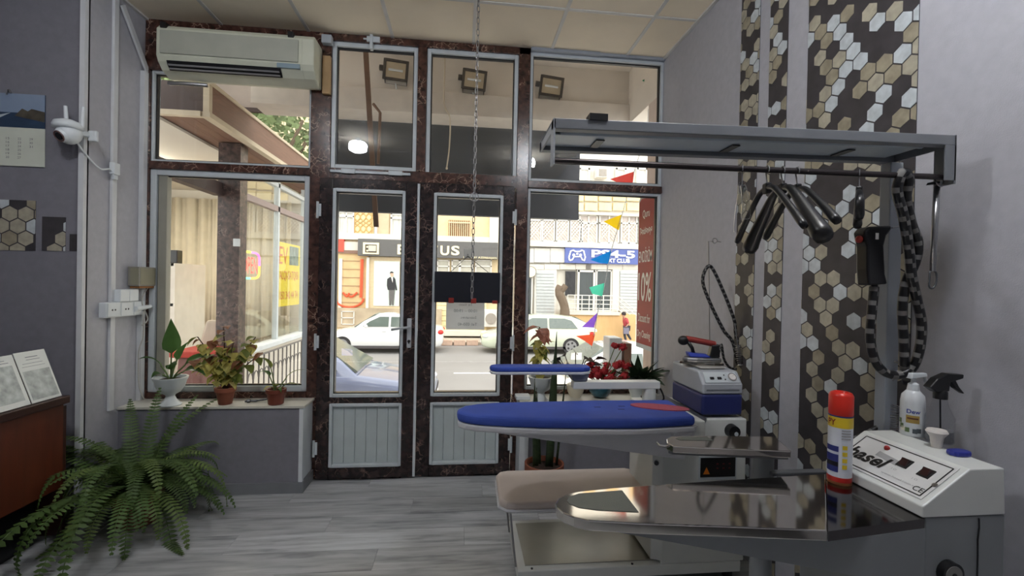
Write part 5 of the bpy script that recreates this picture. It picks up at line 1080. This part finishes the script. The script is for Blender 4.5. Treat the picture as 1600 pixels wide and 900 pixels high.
build('iron_rest', MB().box(bx0+.03, by0+.08, 1.05, bx1-.05, by1-.03, 1.058), mat('grey_rest_mat', (180, 176, 168), .6), B, bevel=.003)
# iron
I = thing('steam_iron', 'steam iron with red handle and blue trim resting on the boiler', 'iron', (1.29, 2.36, 1.06))
ic = Vector((1.285, 2.33, 1.06)); T = Matrix.Translation(ic) @ Matrix.Rotation(math.radians(-8), 4, 'Z')
sp = [(-.115, 0), (-.09, -.03), (-.04, -.048), (.05, -.052), (.1, -.05), (.1, .05), (.05, .052), (-.04, .048), (-.09, .03)]
build('sole_plate', MB(T).prism([(x, y, 0) for x, y in sp], (0, 0, .014)), CHROME, I, bevel=.003); build('iron_body', MB(T).prism([(x*.92, y*.9, .014) for x, y in sp], (0, 0, .026)), STEEL, I, bevel=.01)
build('blue_cover', MB(T).hexa([(-.07, -.03, .04), (.04, -.035, .04), (.04, .035, .04), (-.07, .03, .04)], [(-.08, -.022, .065), (.02, -.026, .055), (.02, .026, .055), (-.08, .022, .065)]), mat('blue_iron_cover', (36, 58, 160), .4), I, bevel=.005)
build('rear_post', MB(T).hexa([(.035, -.026, .04), (.09, -.026, .04), (.09, .026, .04), (.035, .026, .04)], [(.05, -.02, .105), (.088, -.02, .11), (.088, .02, .11), (.05, .02, .105)]), BLACK, I, bevel=.006)
build('handle', MB(T).tube(spline([(.07, 0, .108), (.02, 0, .118), (-.05, 0, .13), (-.085, 0, .135)]), .016, n=12), mat('dark_red_handle', (136, 44, 38), .5), I, smooth=True); build('handle_nose', MB(T).ball((-.098, 0, .125), (.03, .024, .026)), BLACK, I, smooth=True)
build('front_post', MB(T).tube([(-.075, 0, .12), (-.05, 0, .085), (-.04, 0, .05)], .01), BLACK, I, smooth=True)
# rod stand with spring
st = thing('hose_stand', 'thin wire hose stand with ring top behind the boiler', 'stand', (1.4, 2.45, .83))
tp = PY(1107, 377, 2.45); bt = PY(1109, 560, 2.45)
build('rod', MB().tube([(bt.x, 2.52, .83), (bt.x, 2.52, bt.z-.02), (bt.x, 2.45, bt.z), tp, tp+Vector((.03, 0, 0))], .003, n=6), STEEL, st)
build('top_ring', MB().tube([tp+Vector((.037+.014*math.cos(t), 0, .004+.014*math.sin(t))) for t in [2*PI*i/18 for i in range(18)]], .002, closed=True, n=5), STEEL, st); build('top_arm', MB().tube([tp+Vector((.05, 0, 0)), tp+Vector((.075, 0, -.002))], .002, n=5), STEEL, st)
build('sleeve', MB().cyl((bt.x, 2.45, bt.z-.0), (bt.x, 2.45, bt.z+.06), .006), DARKMET, st)
s0, s1 = PY(1157, 572, 2.4), PY(1148, 505, 2.4)
build('spring', MB().tube([s0+(s1-s0)*.5*(i/70)+Vector((.014*math.cos(i*.9), .014*math.sin(i*.9), 0)) for i in range(71)], .003, n=5), STEEL, st); build('spring_rod', MB().tube([s0, s0+(s1-s0)*.5, s1], .003, n=5), STEEL, st)
def hose(name, pts, r, lab, seg=1, c2=(112, 110, 108), per=3):
    P = spline(pts, 8); 
    Q = [P[0]]; step = r*1.1
    acc = 0
    for i in range(1, len(P)):
        d_ = (P[i]-P[i-1]); L_ = d_.length; t = step-acc
        while t < L_: Q.append(P[i-1]+d_*(t/L_)); t += step
        acc = (acc+L_) % step
    n = 10; o = build(name, MB().tube(Q, r, n=n), BLACK, smooth=True); me = o.data; me.materials.append(mat('woven_grey_stripe', c2, .8))
    k = 0
    for p in me.polygons:
        i = p.index//n; j = p.index % n
        if (i+j*.5*per/ (n*.5)) % per < 1.0 and i < len(Q)-1: p.material_index = 1
    return tag(o, lab, 'hose')
hose('iron_hose', [PY(1122, 558, 2.36), PY(1127, 538, 2.38), PY(1131, 560, 2.4), PY(1140, 574, 2.42), PY(1152, 577, 2.42)], .007, 'short braided hose from the iron down to the boiler')
hose('stand_hose', [PY(1152, 570, 2.44), PY(1145, 535, 2.44), PY(1130, 515, 2.44), PY(1108, 470, 2.44), PY(1098, 440, 2.44), PY(1103, 420, 2.44), PY(1112, 418, 2.44), PY(1130, 455, 2.44), PY(1147, 500, 2.44), PY(1150, 525, 2.44), PY(1162, 560, 2.44)], .0095, 'braided black hose looped over the wire stand')
# ---- near ironing table
ZT = .9
Bt = thing('steel_ironing_table', 'near ironing table with mirror steel top and sloped hasel control box', 'ironing table', (1.1, 1.15, 0))
out_px = [(1293, 829), (1150, 823), (1000, 818), (920, 813), (897, 808), (880, 801), (870, 793), (868, 786), (873, 778), (885, 772), (905, 767.5), (960, 762), (1100, 752), (1290, 740)]
ot = [PZ(u, v, ZT) for u, v in out_px]
build('steel_plate', MB().prism([(p.x, p.y, ZT-.026) for p in ot], (0, 0, .026)), CHROME, Bt, bevel=.003)
xf_ = 1.17
rest_ = [(ot[0].x+.0015, ot[0].y, ZT-.026), (xf_, 1.028, ZT-.026), (xf_, 1.33, ZT-.026), (ot[-1].x+.0015, ot[-1].y+.0, ZT-.026)]
build('rear_plate', MB().prism([Vector(p) for p in rest_], (0, 0, .024)), mat('smoked_steel', (96, 92, 92), .09, metal=1), Bt)
ins = [PZ(u, v, ZT+.001) for u, v in ((998, 800), (935, 797), (905, 793), (890, 787), (886, 782), (890, 776), (905, 771), (972, 766))]
build('mesh_inset', MB().prism([(p.x, p.y, ZT+.0) for p in ins], (0, 0, .0012)), mat('grey_mesh', (76, 80, 74), .45, bump=.3, bscale=500), Bt)
# tapered skirt
lo = ot[3]; lw = [(p.x, p.y) for p in ot]
nx0 = ot[4].x+.03
pL, pR = PY(925, 816, 1.06), PY(1300, 896, 1.0)
def zlow(x): return min(pL.z+(x-pL.x)*(pR.z-pL.z)/(pR.x-pL.x), ZT-.03)
build('tapered_body', MB().hexa([(nx0+.01, ot[4].y+.008, zlow(nx0)), (1.0, 1.005, zlow(1.0)), (1.0, 1.29, zlow(1.0)), (nx0+.01, ot[10].y-.01, zlow(nx0))], [(nx0, ot[4].y+.008, ZT-.0265), (1.0, 1.005, ZT-.0265), (1.0, 1.29, ZT-.0265), (nx0, ot[10].y-.01, ZT-.0265)]).hexa([(1.0, 1.005, zlow(1.0)), (1.173, 1.028, zlow(1.173)), (1.173, 1.31, zlow(1.173)), (1.0, 1.29, zlow(1.0))], [(1.0, 1.005, ZT-.0265), (1.173, 1.028, ZT-.0265), (1.173, 1.31, ZT-.0265), (1.0, 1.29, ZT-.0265)]), GMET, Bt)
build('cabinet', MB().box(1.175, 1.03, .0, 1.405, 1.33, .898), GMET, Bt, bevel=.004)
build('lower_cabinet', MB().box(1.06, 1.035, .0, 1.174, 1.31, zlow(1.06)-.001), GMET, Bt, bevel=.004)
bxp = [(1.164, .9), (1.164, .928), (1.296, 1.02), (1.396, 1.02), (1.402, .9)]
build('control_box', MB().prism([(x, 1.028, z) for x, z in bxp], (0, .31, 0)), WMET, Bt, bevel=.003)
P0 = Vector((1.164, 1.03, .928)); sl_ = Vector((.132, 0, .092)).normalized(); NN = Vector((-.092, 0, .132)).normalized()
def PPl(u, v, o=.001):
    d = ray(u, v); t = (P0+NN*o-Vector((0, 0, CH))).dot(NN)/d.dot(NN); return Vector((0, 0, CH))+d*t
def pq(s, t, o=.0012): return Vector((1.164, 1.338-.31*s, .928))+sl_*(.161*t)+NN*o
pl_ = build('control_plate', MB().prism([pq(.06, .1), pq(.95, .1), pq(.95, .93), pq(.06, .93)], NN*.0012), mat('white_control_plate', (204, 204, 202), .4), Bt)
def line(s0, t0, s1, t1, wd=.0016):
    a, b = pq(s0, t0, .0026), pq(s1, t1, .0026); d_ = (b-a).normalized().cross(NN)*wd; build('border_line', MB().prism([a-d_, b-d_, b+d_, a+d_], NN*.0004), BLACK, pl_)
for q in ((.09, .15, .92, .15), (.92, .15, .92, .88), (.92, .88, .09, .88), (.09, .88, .09, .15)): line(*q)
text('hasel', pq(.30, .45, .0026), (0, -1, 0), sl_, .13, .045, BLACK, pl_, shear=.25, bold=.03, depth=.0008)
GP = mat('grey_print_band', (150, 150, 150), .6); build('logo_band', MB().prism([pq(.33, .55, .0024), pq(.56, .5, .0024), pq(.56, .62, .0024), (pq(.33, .67, .0024))], NN*.0003), GP, pl_)
for s_, t_ in ((.60, .62), (.80, .60)):
    k = build('rocker_switch', MB().prism([pq(s_-.05, t_-.1, .002), pq(s_+.05, t_-.1, .002), pq(s_+.05, t_+.1, .002), pq(s_-.05, t_+.1, .002)], NN*.003), BLACK, pl_); a = pq(s_, t_, .005)
    build('rocker', MB().hexa([pq(s_-.035, t_-.07, .005), pq(s_+.035, t_-.07, .005), pq(s_+.035, t_+.07, .005), pq(s_-.035, t_+.07, .005)], [pq(s_-.03, t_-.06, .006), pq(s_+.03, t_-.06, .006), pq(s_+.03, t_+.06, .014), pq(s_-.03, t_+.06, .014)]), mat('switch_dark_red', (44, 16, 18), .3), k)
    text('▭' if False else 'I O', pq(s_-.02, t_-.2, .0026), (0, -1, 0), sl_, .014, .006, GP, pl_)
build('pilot_lamp', MB().ball(pq(.36, .78, .004), .008, 12, 8), mat('red_lamp', (150, 30, 30), .3), pl_, smooth=True)
text('www.hasel.com.tr', pq(.68, .27, .0026), (0, -1, 0), sl_, .1, .006, GP, pl_); text('CE', pq(.87, .25, .0026), (0, -1, 0), sl_, .026, .016, BLACK, pl_)
for s_, t_ in ((.93, .45), (.085, .45)): build('screw', MB().cyl(pq(s_, t_, .002), pq(s_, t_, .0045), .007, n=10), STEEL, pl_)
gz = PY(1480, 893, 1.028)
g = build('pressure_gauge', MB().cyl((gz.x, 1.03, gz.z), (gz.x, 1.012, gz.z), .03, n=24), BLACK, Bt, smooth='auto'); build('gauge_face', MB().cyl((gz.x, 1.0125, gz.z), (gz.x, 1.0105, gz.z), .023, n=24), mat('dim_gauge_face', (120, 118, 114), .4), g); build('gauge_hub', MB().cyl((gz.x, 1.0105, gz.z), (gz.x, 1.0085, gz.z), .006, n=10), BLACK, g)
cx_ = PY(1528, 850, 1.026).x
build('cable_line', MB().tube([(cx_, 1.025, .895), (cx_+.002, 1.0255, .87), (cx_-.002, 1.025, .84), (cx_, 1.0255, .8), (cx_, 1.025, .6)], .002, n=5), BLACK, Bt)
# ---- steel sleeve arm beside the near table
SA = thing('steel_sleeve_arm', 'narrow polished steel sleeve arm on a grey column behind the near table', 'sleeve arm', (1.05, 1.47, 0))
zs_ = .97
so = [PZ(u, v, zs_) for u, v in ((1237, 705), (1100, 699.5), (1052, 697), (1042, 692), (1041, 686), (1048, 681.5), (1110, 680.5), (1212, 682))]
build('steel_top', MB().prism([(p.x, p.y, zs_-.022) for p in so], (0, 0, .022)), CHROME, SA, bevel=.003)
build('underside', MB().prism([(p.x*.985+.012, p.y+(.01 if i < 3 else -.008), zs_-.03) for i, p in enumerate(so)], (0, 0, .008)), UND, SA)
ins = [PZ(u, v, zs_+.0005) for u, v in ((1115, 688.5), (1062, 687.5), (1056, 685), (1062, 682.8), (1105, 682.5))]
build('mesh_inset', MB().prism([(p.x, p.y, zs_) for p in ins], (0, 0, .001)), mat('grey_mesh', (92, 94, 88), .35), SA)
xc = PY(1192, 725, 1.46).x
build('column', MB().cyl((xc, 1.46, .0), (xc, 1.46, zs_-.03), .034, n=20), GMET, SA, smooth='auto'); build('collar', MB().cyl((xc, 1.46, zs_-.045), (xc, 1.46, zs_-.03), .045, n=20), UND, SA)
build('pivot_bar', MB().box(xc+.0, 1.41, .845, xc+.2, 1.44, .858), UND, SA, bevel=.003); build('hook', MB().tube([so[3]+Vector((-.0, 0, -.012)), so[3]+Vector((-.025, 0, -.008)), so[3]+Vector((-.03, .01, -.002))], .004, n=6), CHROME, SA)
# ---- things on the near table
c = PZ(1311, 753, ZT-.002); c.z = ZT-.0015
cn = thing('spray_can', 'aerosol can with red cap and yellow band on the steel table', 'spray can', c)
R0 = .0315
def ringp(nm, z0, z1, m, r=R0, par=None): return build(nm, MB().lathe(c, [(0, z0), (r, z0), (r, z1), (0, z1)], 32), m, par or cn, smooth='auto')
H_ = PY(1311, 612, c.y).z-c.z
ringp('base_rim', 0, .008, mat('gold_rim', (170, 120, 80), .3, metal=.8)); ringp('red_base', .008, .022, mat('can_red', (172, 34, 26), .35)); lbm = ringp('label_sleeve', .022, H_*.62, mat('can_white', (204, 208, 216), .35), R0-.0004)
ringp('yellow_band', H_*.62, H_*.735, mat('can_yellow', (214, 186, 40), .35)); ringp('navy_line', H_*.735, H_*.75, mat('can_navy', (36, 44, 110), .35))
build('red_cap', MB().lathe(c, [(0, H_*.75), (R0-.001, H_*.75), (R0, H_*.76), (R0, H_*.96), (R0-.004, H_*.99), (R0-.01, H_), (R0-.014, H_*.97), (0, H_*.96)], 32), mat('can_cap_red', (206, 44, 30), .3), cn, smooth='auto')
# curved print patches facing the room
def patch(nm, a0, a1, z0, z1, m, r=R0+.0006, cc=None, par=None, n=8):
    cc = cc or c; rows = [[cc+Vector((r*math.cos(a0+(a1-a0)*i/n), r*math.sin(a0+(a1-a0)*i/n), z)) for i in range(n+1)] for z in (z0, z1)]
    return build(nm, MB().grid(rows), m, par or lbm, smooth=True)
av = math.atan2(-c.y, -c.x)
NV = MT['can_navy']
patch('navy_swoosh', av-1.3, av-.1, .1*H_+.01, .2*H_, NV); patch('navy_swoosh', av-1.3, av-.1, .25*H_, .33*H_, NV); patch('dark_swoosh', av-1.3, av-.1, .2*H_, .25*H_, BLACK, R0+.0008); patch('navy_swoosh', av-1.3, av-.1, .36*H_, .42*H_, NV)
for z in (.18, .25, .32, .39): patch('yellow_square', av+.2, av+.6, z*H_, (z+.045)*H_, MT['can_yellow'])
for z in (.5, .53, .56, .59): patch('grey_lines', av+.1, av+.9, z*H_, (z+.012)*H_, GP)
def curved_text(s, ang, z, wd, ht, m, cc, r, par, bold=.02):
    cu = bpy.data.curves.new('t', 'FONT'); cu.body = s; cu.align_x = 'CENTER'; cu.align_y = 'CENTER'; cu.size = 1; cu.offset = bold; cu.resolution_u = 4
    ob = bpy.data.objects.new('t', cu); me0 = bpy.data.meshes.new_from_object(ob); bpy.data.objects.remove(ob)
    xs = [v.co.x for v in me0.vertices]; ys = [v.co.y for v in me0.vertices]; mx, my = (min(xs)+max(xs))/2, (min(ys)+max(ys))/2
    kx, ky = wd/(max(xs)-min(xs)), ht/(max(ys)-min(ys))
    mb = MB(); mb.add([cc+Vector((r*math.cos(ang+(v.co.x-mx)*kx/r), r*math.sin(ang+(v.co.x-mx)*kx/r), z+(v.co.y-my)*ky)) for v in me0.vertices], [tuple(p.vertices) for p in me0.polygons])
    bpy.data.meshes.remove(me0); bpy.data.curves.remove(cu); return build('lettering', mb, m, par)
curved_text('HAPPY', av-.75, H_*.678, .055, .016, mat('can_brown_print', (130, 40, 30), .4), c, R0+.0012, lbm) if False else curved_text('PY', av-.72, H_*.678, .024, .018, mat('can_brown_print', (130, 40, 30), .4), c, R0+.0012, lbm)
def SC(c, k, kz): return Matrix.Translation(c) @ Matrix.Diagonal((k, k, kz, 1)) @ Matrix.Translation(-c)
# white pump bottle
zb_ = 1.0205
c2 = PZ(1424, 690, zb_); c2.z = zb_
c2 = Vector((PY(1426, 640, 1.29).x, 1.29, zb_))
db = thing('lotion_bottle', 'white pump bottle with blue Dew lettering and gold label on the control box', 'bottle', c2); pxm = FPX/1.29/ (1); R1 = .0315
bb = build('bottle', MB(SC(c2, 1, 1.16)).lathe(c2, [(0, 0), (R1*.95, 0), (R1, .004), (R1, .09), (R1*.9, .108), (R1*.55, .12), (R1*.45, .122), (0, .122)], 32), mat('glossy_white_bottle', (214, 218, 220), .25), db, smooth='auto')
build('collar', MB(SC(c2, 1, 1.16)).lathe(c2, [(0, .12), (.0165, .12), (.0135, .138), (.007, .142), (.006, .155), (0, .155)], 20), WHITE, db, smooth='auto')
build('pump_head', MB(SC(c2, 1.3, 1.16)).hexa([c2+Vector(q) for q in ((-.014, -.009, .152), (.03, -.008, .158), (.03, .008, .158), (-.014, .009, .152))], [c2+Vector(q) for q in ((-.012, -.008, .168), (.03, -.006, .168), (.03, .006, .168), (-.012, .008, .168))]), WHITE, db, bevel=.003); build('trigger', MB(SC(c2, 1.3, 1.16)).tube([c2+Vector((.028, 0, .16)), c2+Vector((.034, 0, .145)), c2+Vector((.033, 0, .128))], .004), WHITE, db)
av2 = math.atan2(-c2.y, -c2.x)
patch('gold_label', av2-.5, av2+.55, .042, .066, mat('gold_label', (176, 150, 84), .35, metal=.4), R1+.0005, c2, bb); patch('brown_stripe', av2-.4, av2+.45, .054, .059, mat('label_brown', (96, 56, 40), .5), R1+.0008, c2, bb)
for a_, z_, m_ in ((-.9, .03, 'g'), (-.75, .022, 'w'), (-.4, .02, 'g'), (-1.1, .045, 'g'), (.2, .018, 'd'), (.5, .02, 'd')):
    patch('floral_print', av2+a_-.18, av2+a_+.2, z_-.007, z_+.007, mat('flower_print_'+m_, {'g': (90, 110, 70), 'w': (226, 224, 206), 'd': (80, 88, 92)}[m_], .5), R1+.0006, c2, bb)
curved_text('Dew', av2+.08, .078, .034, .013, mat('blue_lettering', (40, 60, 150), .4), c2, R1+.0008, bb)
# clear trigger spray
c3 = Vector((PY(1468, 660, 1.225).x, 1.225, zb_)); sb = thing('trigger_spray', 'clear spray bottle with black trigger head on the control box', 'spray bottle', c3)
build('bottle', MB(SC(c3, 1.12, 1.2)).lathe(c3, [(0, 0), (.029, 0), (.031, .004), (.031, .062), (.026, .072), (.018, .09), (.0135, .11), (.0125, .112)], 32), glass_mat('clear_plastic', (.93, .94, .95), 1.2), sb, smooth='auto')
build('liquid', MB(SC(c3, 1.12, 1.2)).lathe(c3, [(0, .003), (.0285, .003), (.0285, .03), (0, .03)], 28), mat('grey_liquid', (120, 120, 122), .1), sb); build('dip_tube', MB(SC(c3, 1.12, 1.2)).cyl(c3+Vector((.004, 0, .01)), c3+Vector((0, 0, .11)), .002, n=6), BLACK, sb)
build('collar', MB(SC(c3, 1.12, 1.2)).lathe(c3, [(0, .108), (.0155, .108), (.0155, .126), (.012, .13), (0, .13)], 20), BLACK, sb, smooth='auto')
build('head', MB(SC(c3, 1.4, 1.2)).prism([c3+Vector(q) for q in ((-.034, -.009, .138), (-.018, -.009, .126), (.012, -.009, .128), (.014, -.009, .15), (.045, -.009, .16), (.046, -.009, .17), (.01, -.009, .172), (-.016, -.009, .16))], (0, .018, 0)), BLACK, sb, bevel=.003); build('trigger', MB(SC(c3, 1.4, 1.2)).prism([c3+Vector(q) for q in ((.018, -.005, .155), (.03, -.005, .157), (.04, -.005, .138), (.053, -.005, .122), (.05, -.005, .121), (.03, -.005, .135))], (0, .01, 0)), BLACK, sb, bevel=.002)
p = PZ(1498, 712, zb_+.008)
p = Vector((PY(1498, 715, 1.12).x, 1.12, zb_)); tag(build('blue_soap_dish', MB().prism([p+Vector((.03*math.cos(t), .022*math.sin(t)*(1+.15*math.cos(2*t)), 0)) for t in [2*PI*i/14 for i in range(14)]], (0, 0, .013)), mat('blue_plastic', (30, 40, 130), .35), bevel=.004), 'blue plastic chalk piece at the edge of the control box', 'chalk')
p = Vector((min(1.375, PY(1500, 690, 1.18).x+.02), 1.18, zb_)); tag(build('white_cup', MB().lathe(p, [(0, 0), (.012, 0), (.016, .03), (.026, .045), (.022, .052), (0, .05)], 20), mat('milky_plastic', (206, 200, 194), .4), smooth='auto'), 'small milky white cup behind the blue chalk', 'cup')
# ---- overhead rail unit
G = thing('overhead_rail', 'grey overhead lamp tray with garment rail on a square post', 'garment rail', (1.44, 1.42, 0))
GR = mat('grey_rail_enamel', (112, 115, 120), .4); GRL = mat('pale_diffuser', (176, 188, 196), .3)
xa, xb, ya, yb = .233, 1.437, 1.2, 1.42
def zt_(x): return 1.912+(x-xa)/(xb-xa)*.021
build('front_beam', MB().hexa([(xa, ya, zt_(xa)-.028), (xb, ya, zt_(xb)-.03), (xb, ya+.03, zt_(xb)-.03), (xa, ya+.03, zt_(xa)-.028)], [(xa, ya, zt_(xa)), (xb, ya, zt_(xb)), (xb, ya+.03, zt_(xb)), (xa, ya+.03, zt_(xa))]), GR, G, bevel=.002)
build('rear_beam', MB().hexa([(xa, yb-.03, zt_(xa)-.03), (xb, yb-.03, zt_(xb)-.03), (xb, yb, zt_(xb)-.03), (xa, yb, zt_(xa)-.03)], [(xa, yb-.03, zt_(xa)), (xb, yb-.03, zt_(xb)), (xb, yb, zt_(xb)), (xa, yb, zt_(xa))]), GR, G, bevel=.002)
build('top_sheet', MB().hexa([(xa, ya+.03, zt_(xa)-.006), (xb, ya+.03, zt_(xb)-.006), (xb, yb-.03, zt_(xb)-.006), (xa, yb-.03, zt_(xa)-.006)], [(xa, ya+.03, zt_(xa)-.002), (xb, ya+.03, zt_(xb)-.002), (xb, yb-.03, zt_(xb)-.002), (xa, yb-.03, zt_(xa)-.002)]), GRL, G)
build('lamp_tube', MB().cyl((xa+.03, ya+.05, zt_(xa)-.018), (xb-.06, ya+.05, zt_(xb)-.018), .011, n=12), GRL, G, smooth='auto')
build('diffuser', MB().hexa([(xa+.01, ya+.075, zt_(xa)-.02), (xb-.05, ya+.075, zt_(xb)-.02), (xb-.05, yb-.04, zt_(xb)-.02), (xa+.01, yb-.04, zt_(xa)-.02)], [(xa+.01, ya+.075, zt_(xa)-.016), (xb-.05, ya+.075, zt_(xb)-.016), (xb-.05, yb-.04, zt_(xb)-.016), (xa+.01, yb-.04, zt_(xa)-.016)]), GRL, G)
for x in (.38, .80, 1.18): build('strap', MB().box(x, ya+.1, zt_(x)-.024, x+.025, yb-.05, zt_(x)-.021), BLACK, G)
for x, y in ((.33, ya), (1.28, yb-.03)): build('clamp', MB().box(x, y-.004, zt_(x)-.002, x+.05, y+.034, zt_(x)+.016), BLACK, G)
build('end_plate', MB().prism([(xa, ya, zt_(xa)), (xa, yb, zt_(xa)), (xa, yb, zt_(xa)-.03), (xa, ya+.035, zt_(xa)-.03), (xa, ya+.035, 1.79), (xa, ya, 1.79)], (.005, 0, 0)), mat('pale_grey_edge', (160, 164, 168), .4), G)
build('end_plate', MB().prism([(xb, ya, zt_(xb)), (xb, yb, zt_(xb)), (xb, yb, zt_(xb)-.03), (xb, ya+.06, zt_(xb)-.03), (xb, ya+.06, 1.79), (xb, ya, 1.79)], (-.005, 0, 0)), GR, G)
build('end_post', MB().box(xb-.035, ya, 1.80, xb, ya+.004, zt_(xb)-.03), GR, G)
build('rail', MB().cyl((xa+.003, ya+.02, 1.803), (xb-.006, ya+.02, 1.813), .0085, n=14), mat('dark_bronze_rail', (60, 54, 54), .3, metal=.7), G, smooth='auto')
build('post', MB().box(1.415, 1.385, .0, 1.462, 1.425, zt_(1.43)-.03), mat('post_enamel', (150, 156, 162), .4), G, bevel=.003); build('hook_pin', MB().tube([(1.44, 1.384, 1.205), (1.44, 1.372, 1.2), (1.435, 1.37, 1.18), (1.43, 1.375, 1.172)], .003, n=6), STEEL, G)
build('hose_ring', MB().tube([(1.45+.02*math.cos(t), 1.36+.02*math.sin(t), 1.235) for t in [2*PI*i/18 for i in range(18)]], .0025, closed=True, n=5), STEEL, G)
# ---- hangers
def hanger(lab, u, thick, yaw, L_=.2, drop=.10, m=BLACK, near=1., far=1.):
    x = PY(u, 262, 1.22).x; zr = 1.803+(x-xa)/(xb-xa)*.01+.0085
    e = thing('clothes_hanger', lab, 'hanger', (x, 1.22, zr-.16), 'hangers on the rail'); T = Matrix.Translation((x, 1.22, zr)) @ Matrix.Rotation(yaw, 4, 'Z')
    hk_ = [(0, .012*math.cos(t), -.009+.0115*math.sin(t)) for t in [PI*(1.15-.13*i) for i in range(10)]]
    hk_ = [(0, .0115*math.cos(PI*(1.2-1.4*i/9)), -.0085+.0115*math.sin(PI*(1.2-1.4*i/9))) for i in range(10)]+[(0, .004, -.03), (0, 0, -.045), (0, 0, -.062)]
    build('hook', MB(T).tube(spline(hk_, 2), .0018, n=6), STEEL, e)
    b0 = -.06
    for s_, k in ((1, far), (-1, near)):
        pts = spline([(0, 0, b0), (0, s_*.05*k, b0-.012), (0, s_*.13*k, b0-drop*.55), (0, s_*L_*k, b0-drop)], 4); n_ = len(pts); rr_ = [.0075+thick*(i/(n_-1))**1.5 for i in range(n_)]; rr_[-1] *= .8
        build('shoulder_arm', MB(T).tube(pts, rr_, n=10), m, e, smooth=True)
    build('neck', MB(T).box(-.008, -.014, b0-.016, .008, .014, b0+.014), m, e, bevel=.004)
    if False: build('bar', MB(T).tube([(0, -L_*.93*near, b0-drop*.96), (0, L_*.93*far, b0-drop*.96)], .003, n=6), m, e)
    return e
hanger('clear plastic hanger, nearest the window on the rail', 1160, .004, -.5, L_=.15, drop=.11, m=glass_mat('clear_hanger_plastic', (.9, .91, .92), 1.25))
hanger('slim black hanger, second from the window on the rail', 1199, .003, -.19, drop=.135)
hanger('black hanger with broad shoulder ends, third from the window', 1223, .019, -.17, drop=.16)
hanger('black hanger with clipped end, fourth from the window on the rail', 1246, .005, -.22, drop=.12)
hanger('narrow black folded hanger hanging beside the steam brush', 1343, .006, -.74, L_=.1, drop=.09)
# ---- steam brush and hose
sbx = thing('steam_brush', 'black hand-held steam brush hanging from the rail unit', 'steam brush', PY(1372, 445, 1.3))
def pyb(u, v, y): return PY(u, v, y)
build('head', MB().prism([pyb(u, v, 1.3) for u, v in ((1351, 362), (1358, 354), (1394, 352), (1394, 358), (1386, 368), (1382, 384), (1384, 428), (1388, 444), (1358, 446), (1356, 420), (1356, 385))], (0, .045, 0)), BLACK, sbx, bevel=.006)
q = pyb(1351, 373, 1.3); build('red_button', MB().ball(q+Vector((0, .02, 0)), (.01, .012, .012), 10, 8), RC, sbx, smooth=True); q = pyb(1371, 369, 1.298); build('label', MB().box(q.x-.005, 1.2985, q.z-.01, q.x+.005, 1.2998, q.z+.01), PAPW, sbx)
build('hanging_wire', MB().tube([pyb(1394, 356, 1.31), pyb(1420, 350, 1.35), pyb(1428, 353, 1.38)], .002, n=5), STEEL, sbx)
build('cable_tail', MB().tube([pyb(1366, 445, 1.32), pyb(1364, 470, 1.32)], .01), BLACK, sbx)
hose('steam_hose', [pyb(1366, 448, 1.32), pyb(1362, 490, 1.32), pyb(1360, 530, 1.32), pyb(1368, 565, 1.32), pyb(1385, 583, 1.32), pyb(1405, 586, 1.31), pyb(1425, 576, 1.3), pyb(1437, 545, 1.29), pyb(1440, 505, 1.28), pyb(1433, 470, 1.27), pyb(1424, 430, 1.26), pyb(1420, 390, 1.25), pyb(1412, 340, 1.235), pyb(1402, 300, 1.225), pyb(1406, 278, 1.215), pyb(1412, 268, 1.21), pyb(1420, 280, 1.22), pyb(1416, 310, 1.235), pyb(1424, 350, 1.25), pyb(1434, 380, 1.26), pyb(1430, 410, 1.27), pyb(1416, 440, 1.28), pyb(1410, 480, 1.29), pyb(1412, 530, 1.3), pyb(1414, 575, 1.31), pyb(1418, 600, 1.35)], .0135, 'thick black and grey striped steam hose looped over the rail end')
hose('supply_hose', [PY(1331, 688, 1.42), PY(1360, 674, 1.42), PY(1392, 655, 1.40)], .009, 'striped hose behind the control box near the aerosol can')
# spring stand at the post foot
sp_ = thing('coil_spring', 'upright steel coil spring behind the pump bottle', 'spring', (1.398, 1.345, 1.0)); s0 = PY(1398, 675, 1.352)
build('coil', MB().tube([Vector((s0.x+.011*math.cos(i*.8), 1.352+.011*math.sin(i*.8), s0.z+.0009*i)) for i in range(100)], .0022, n=5), STEEL, sp_); build('core', MB().cyl((s0.x, 1.352, .9), (s0.x, 1.352, s0.z+.005), .006, n=8), STEEL, sp_)
# hook rod with carabiner
rx = PY(1464, 290, 1.24)
hr = thing('hook_rod', 'steel pull rod with carabiner hanging at the end of the rail', 'rod', (rx.x, 1.24, 1.5)); r1 = PY(1457, 424, 1.24)
build('ring', MB().tube([Vector((xb-.03+.013*math.cos(t), 1.22+.005*math.sin(t), 1.80+.016*math.sin(t))) for t in [2*PI*i/18 for i in range(18)]], .002, closed=True, n=5), STEEL, hr)
build('rod', MB().tube([rx, r1], .008, n=12), STEEL, hr, smooth=True); build('rod_cap', MB().prism([rx+Vector((-.015, 0, .004)), rx+Vector((.05, 0, .012)), rx+Vector((.05, 0, .016)), (rx+Vector((-.01, 0, .012)))], (0, .02, 0)), BLACK, hr)
cb = [(-.008, 0, 0), (-.01, 0, -.045), (.004, 0, -.05), (.014, 0, -.03), (.013, 0, -.006), (.004, 0, .003)]
build('carabiner', MB().tube(spline([r1+Vector(q) for q in cb], 4), .003, n=6), DARKMET, hr, smooth=True)
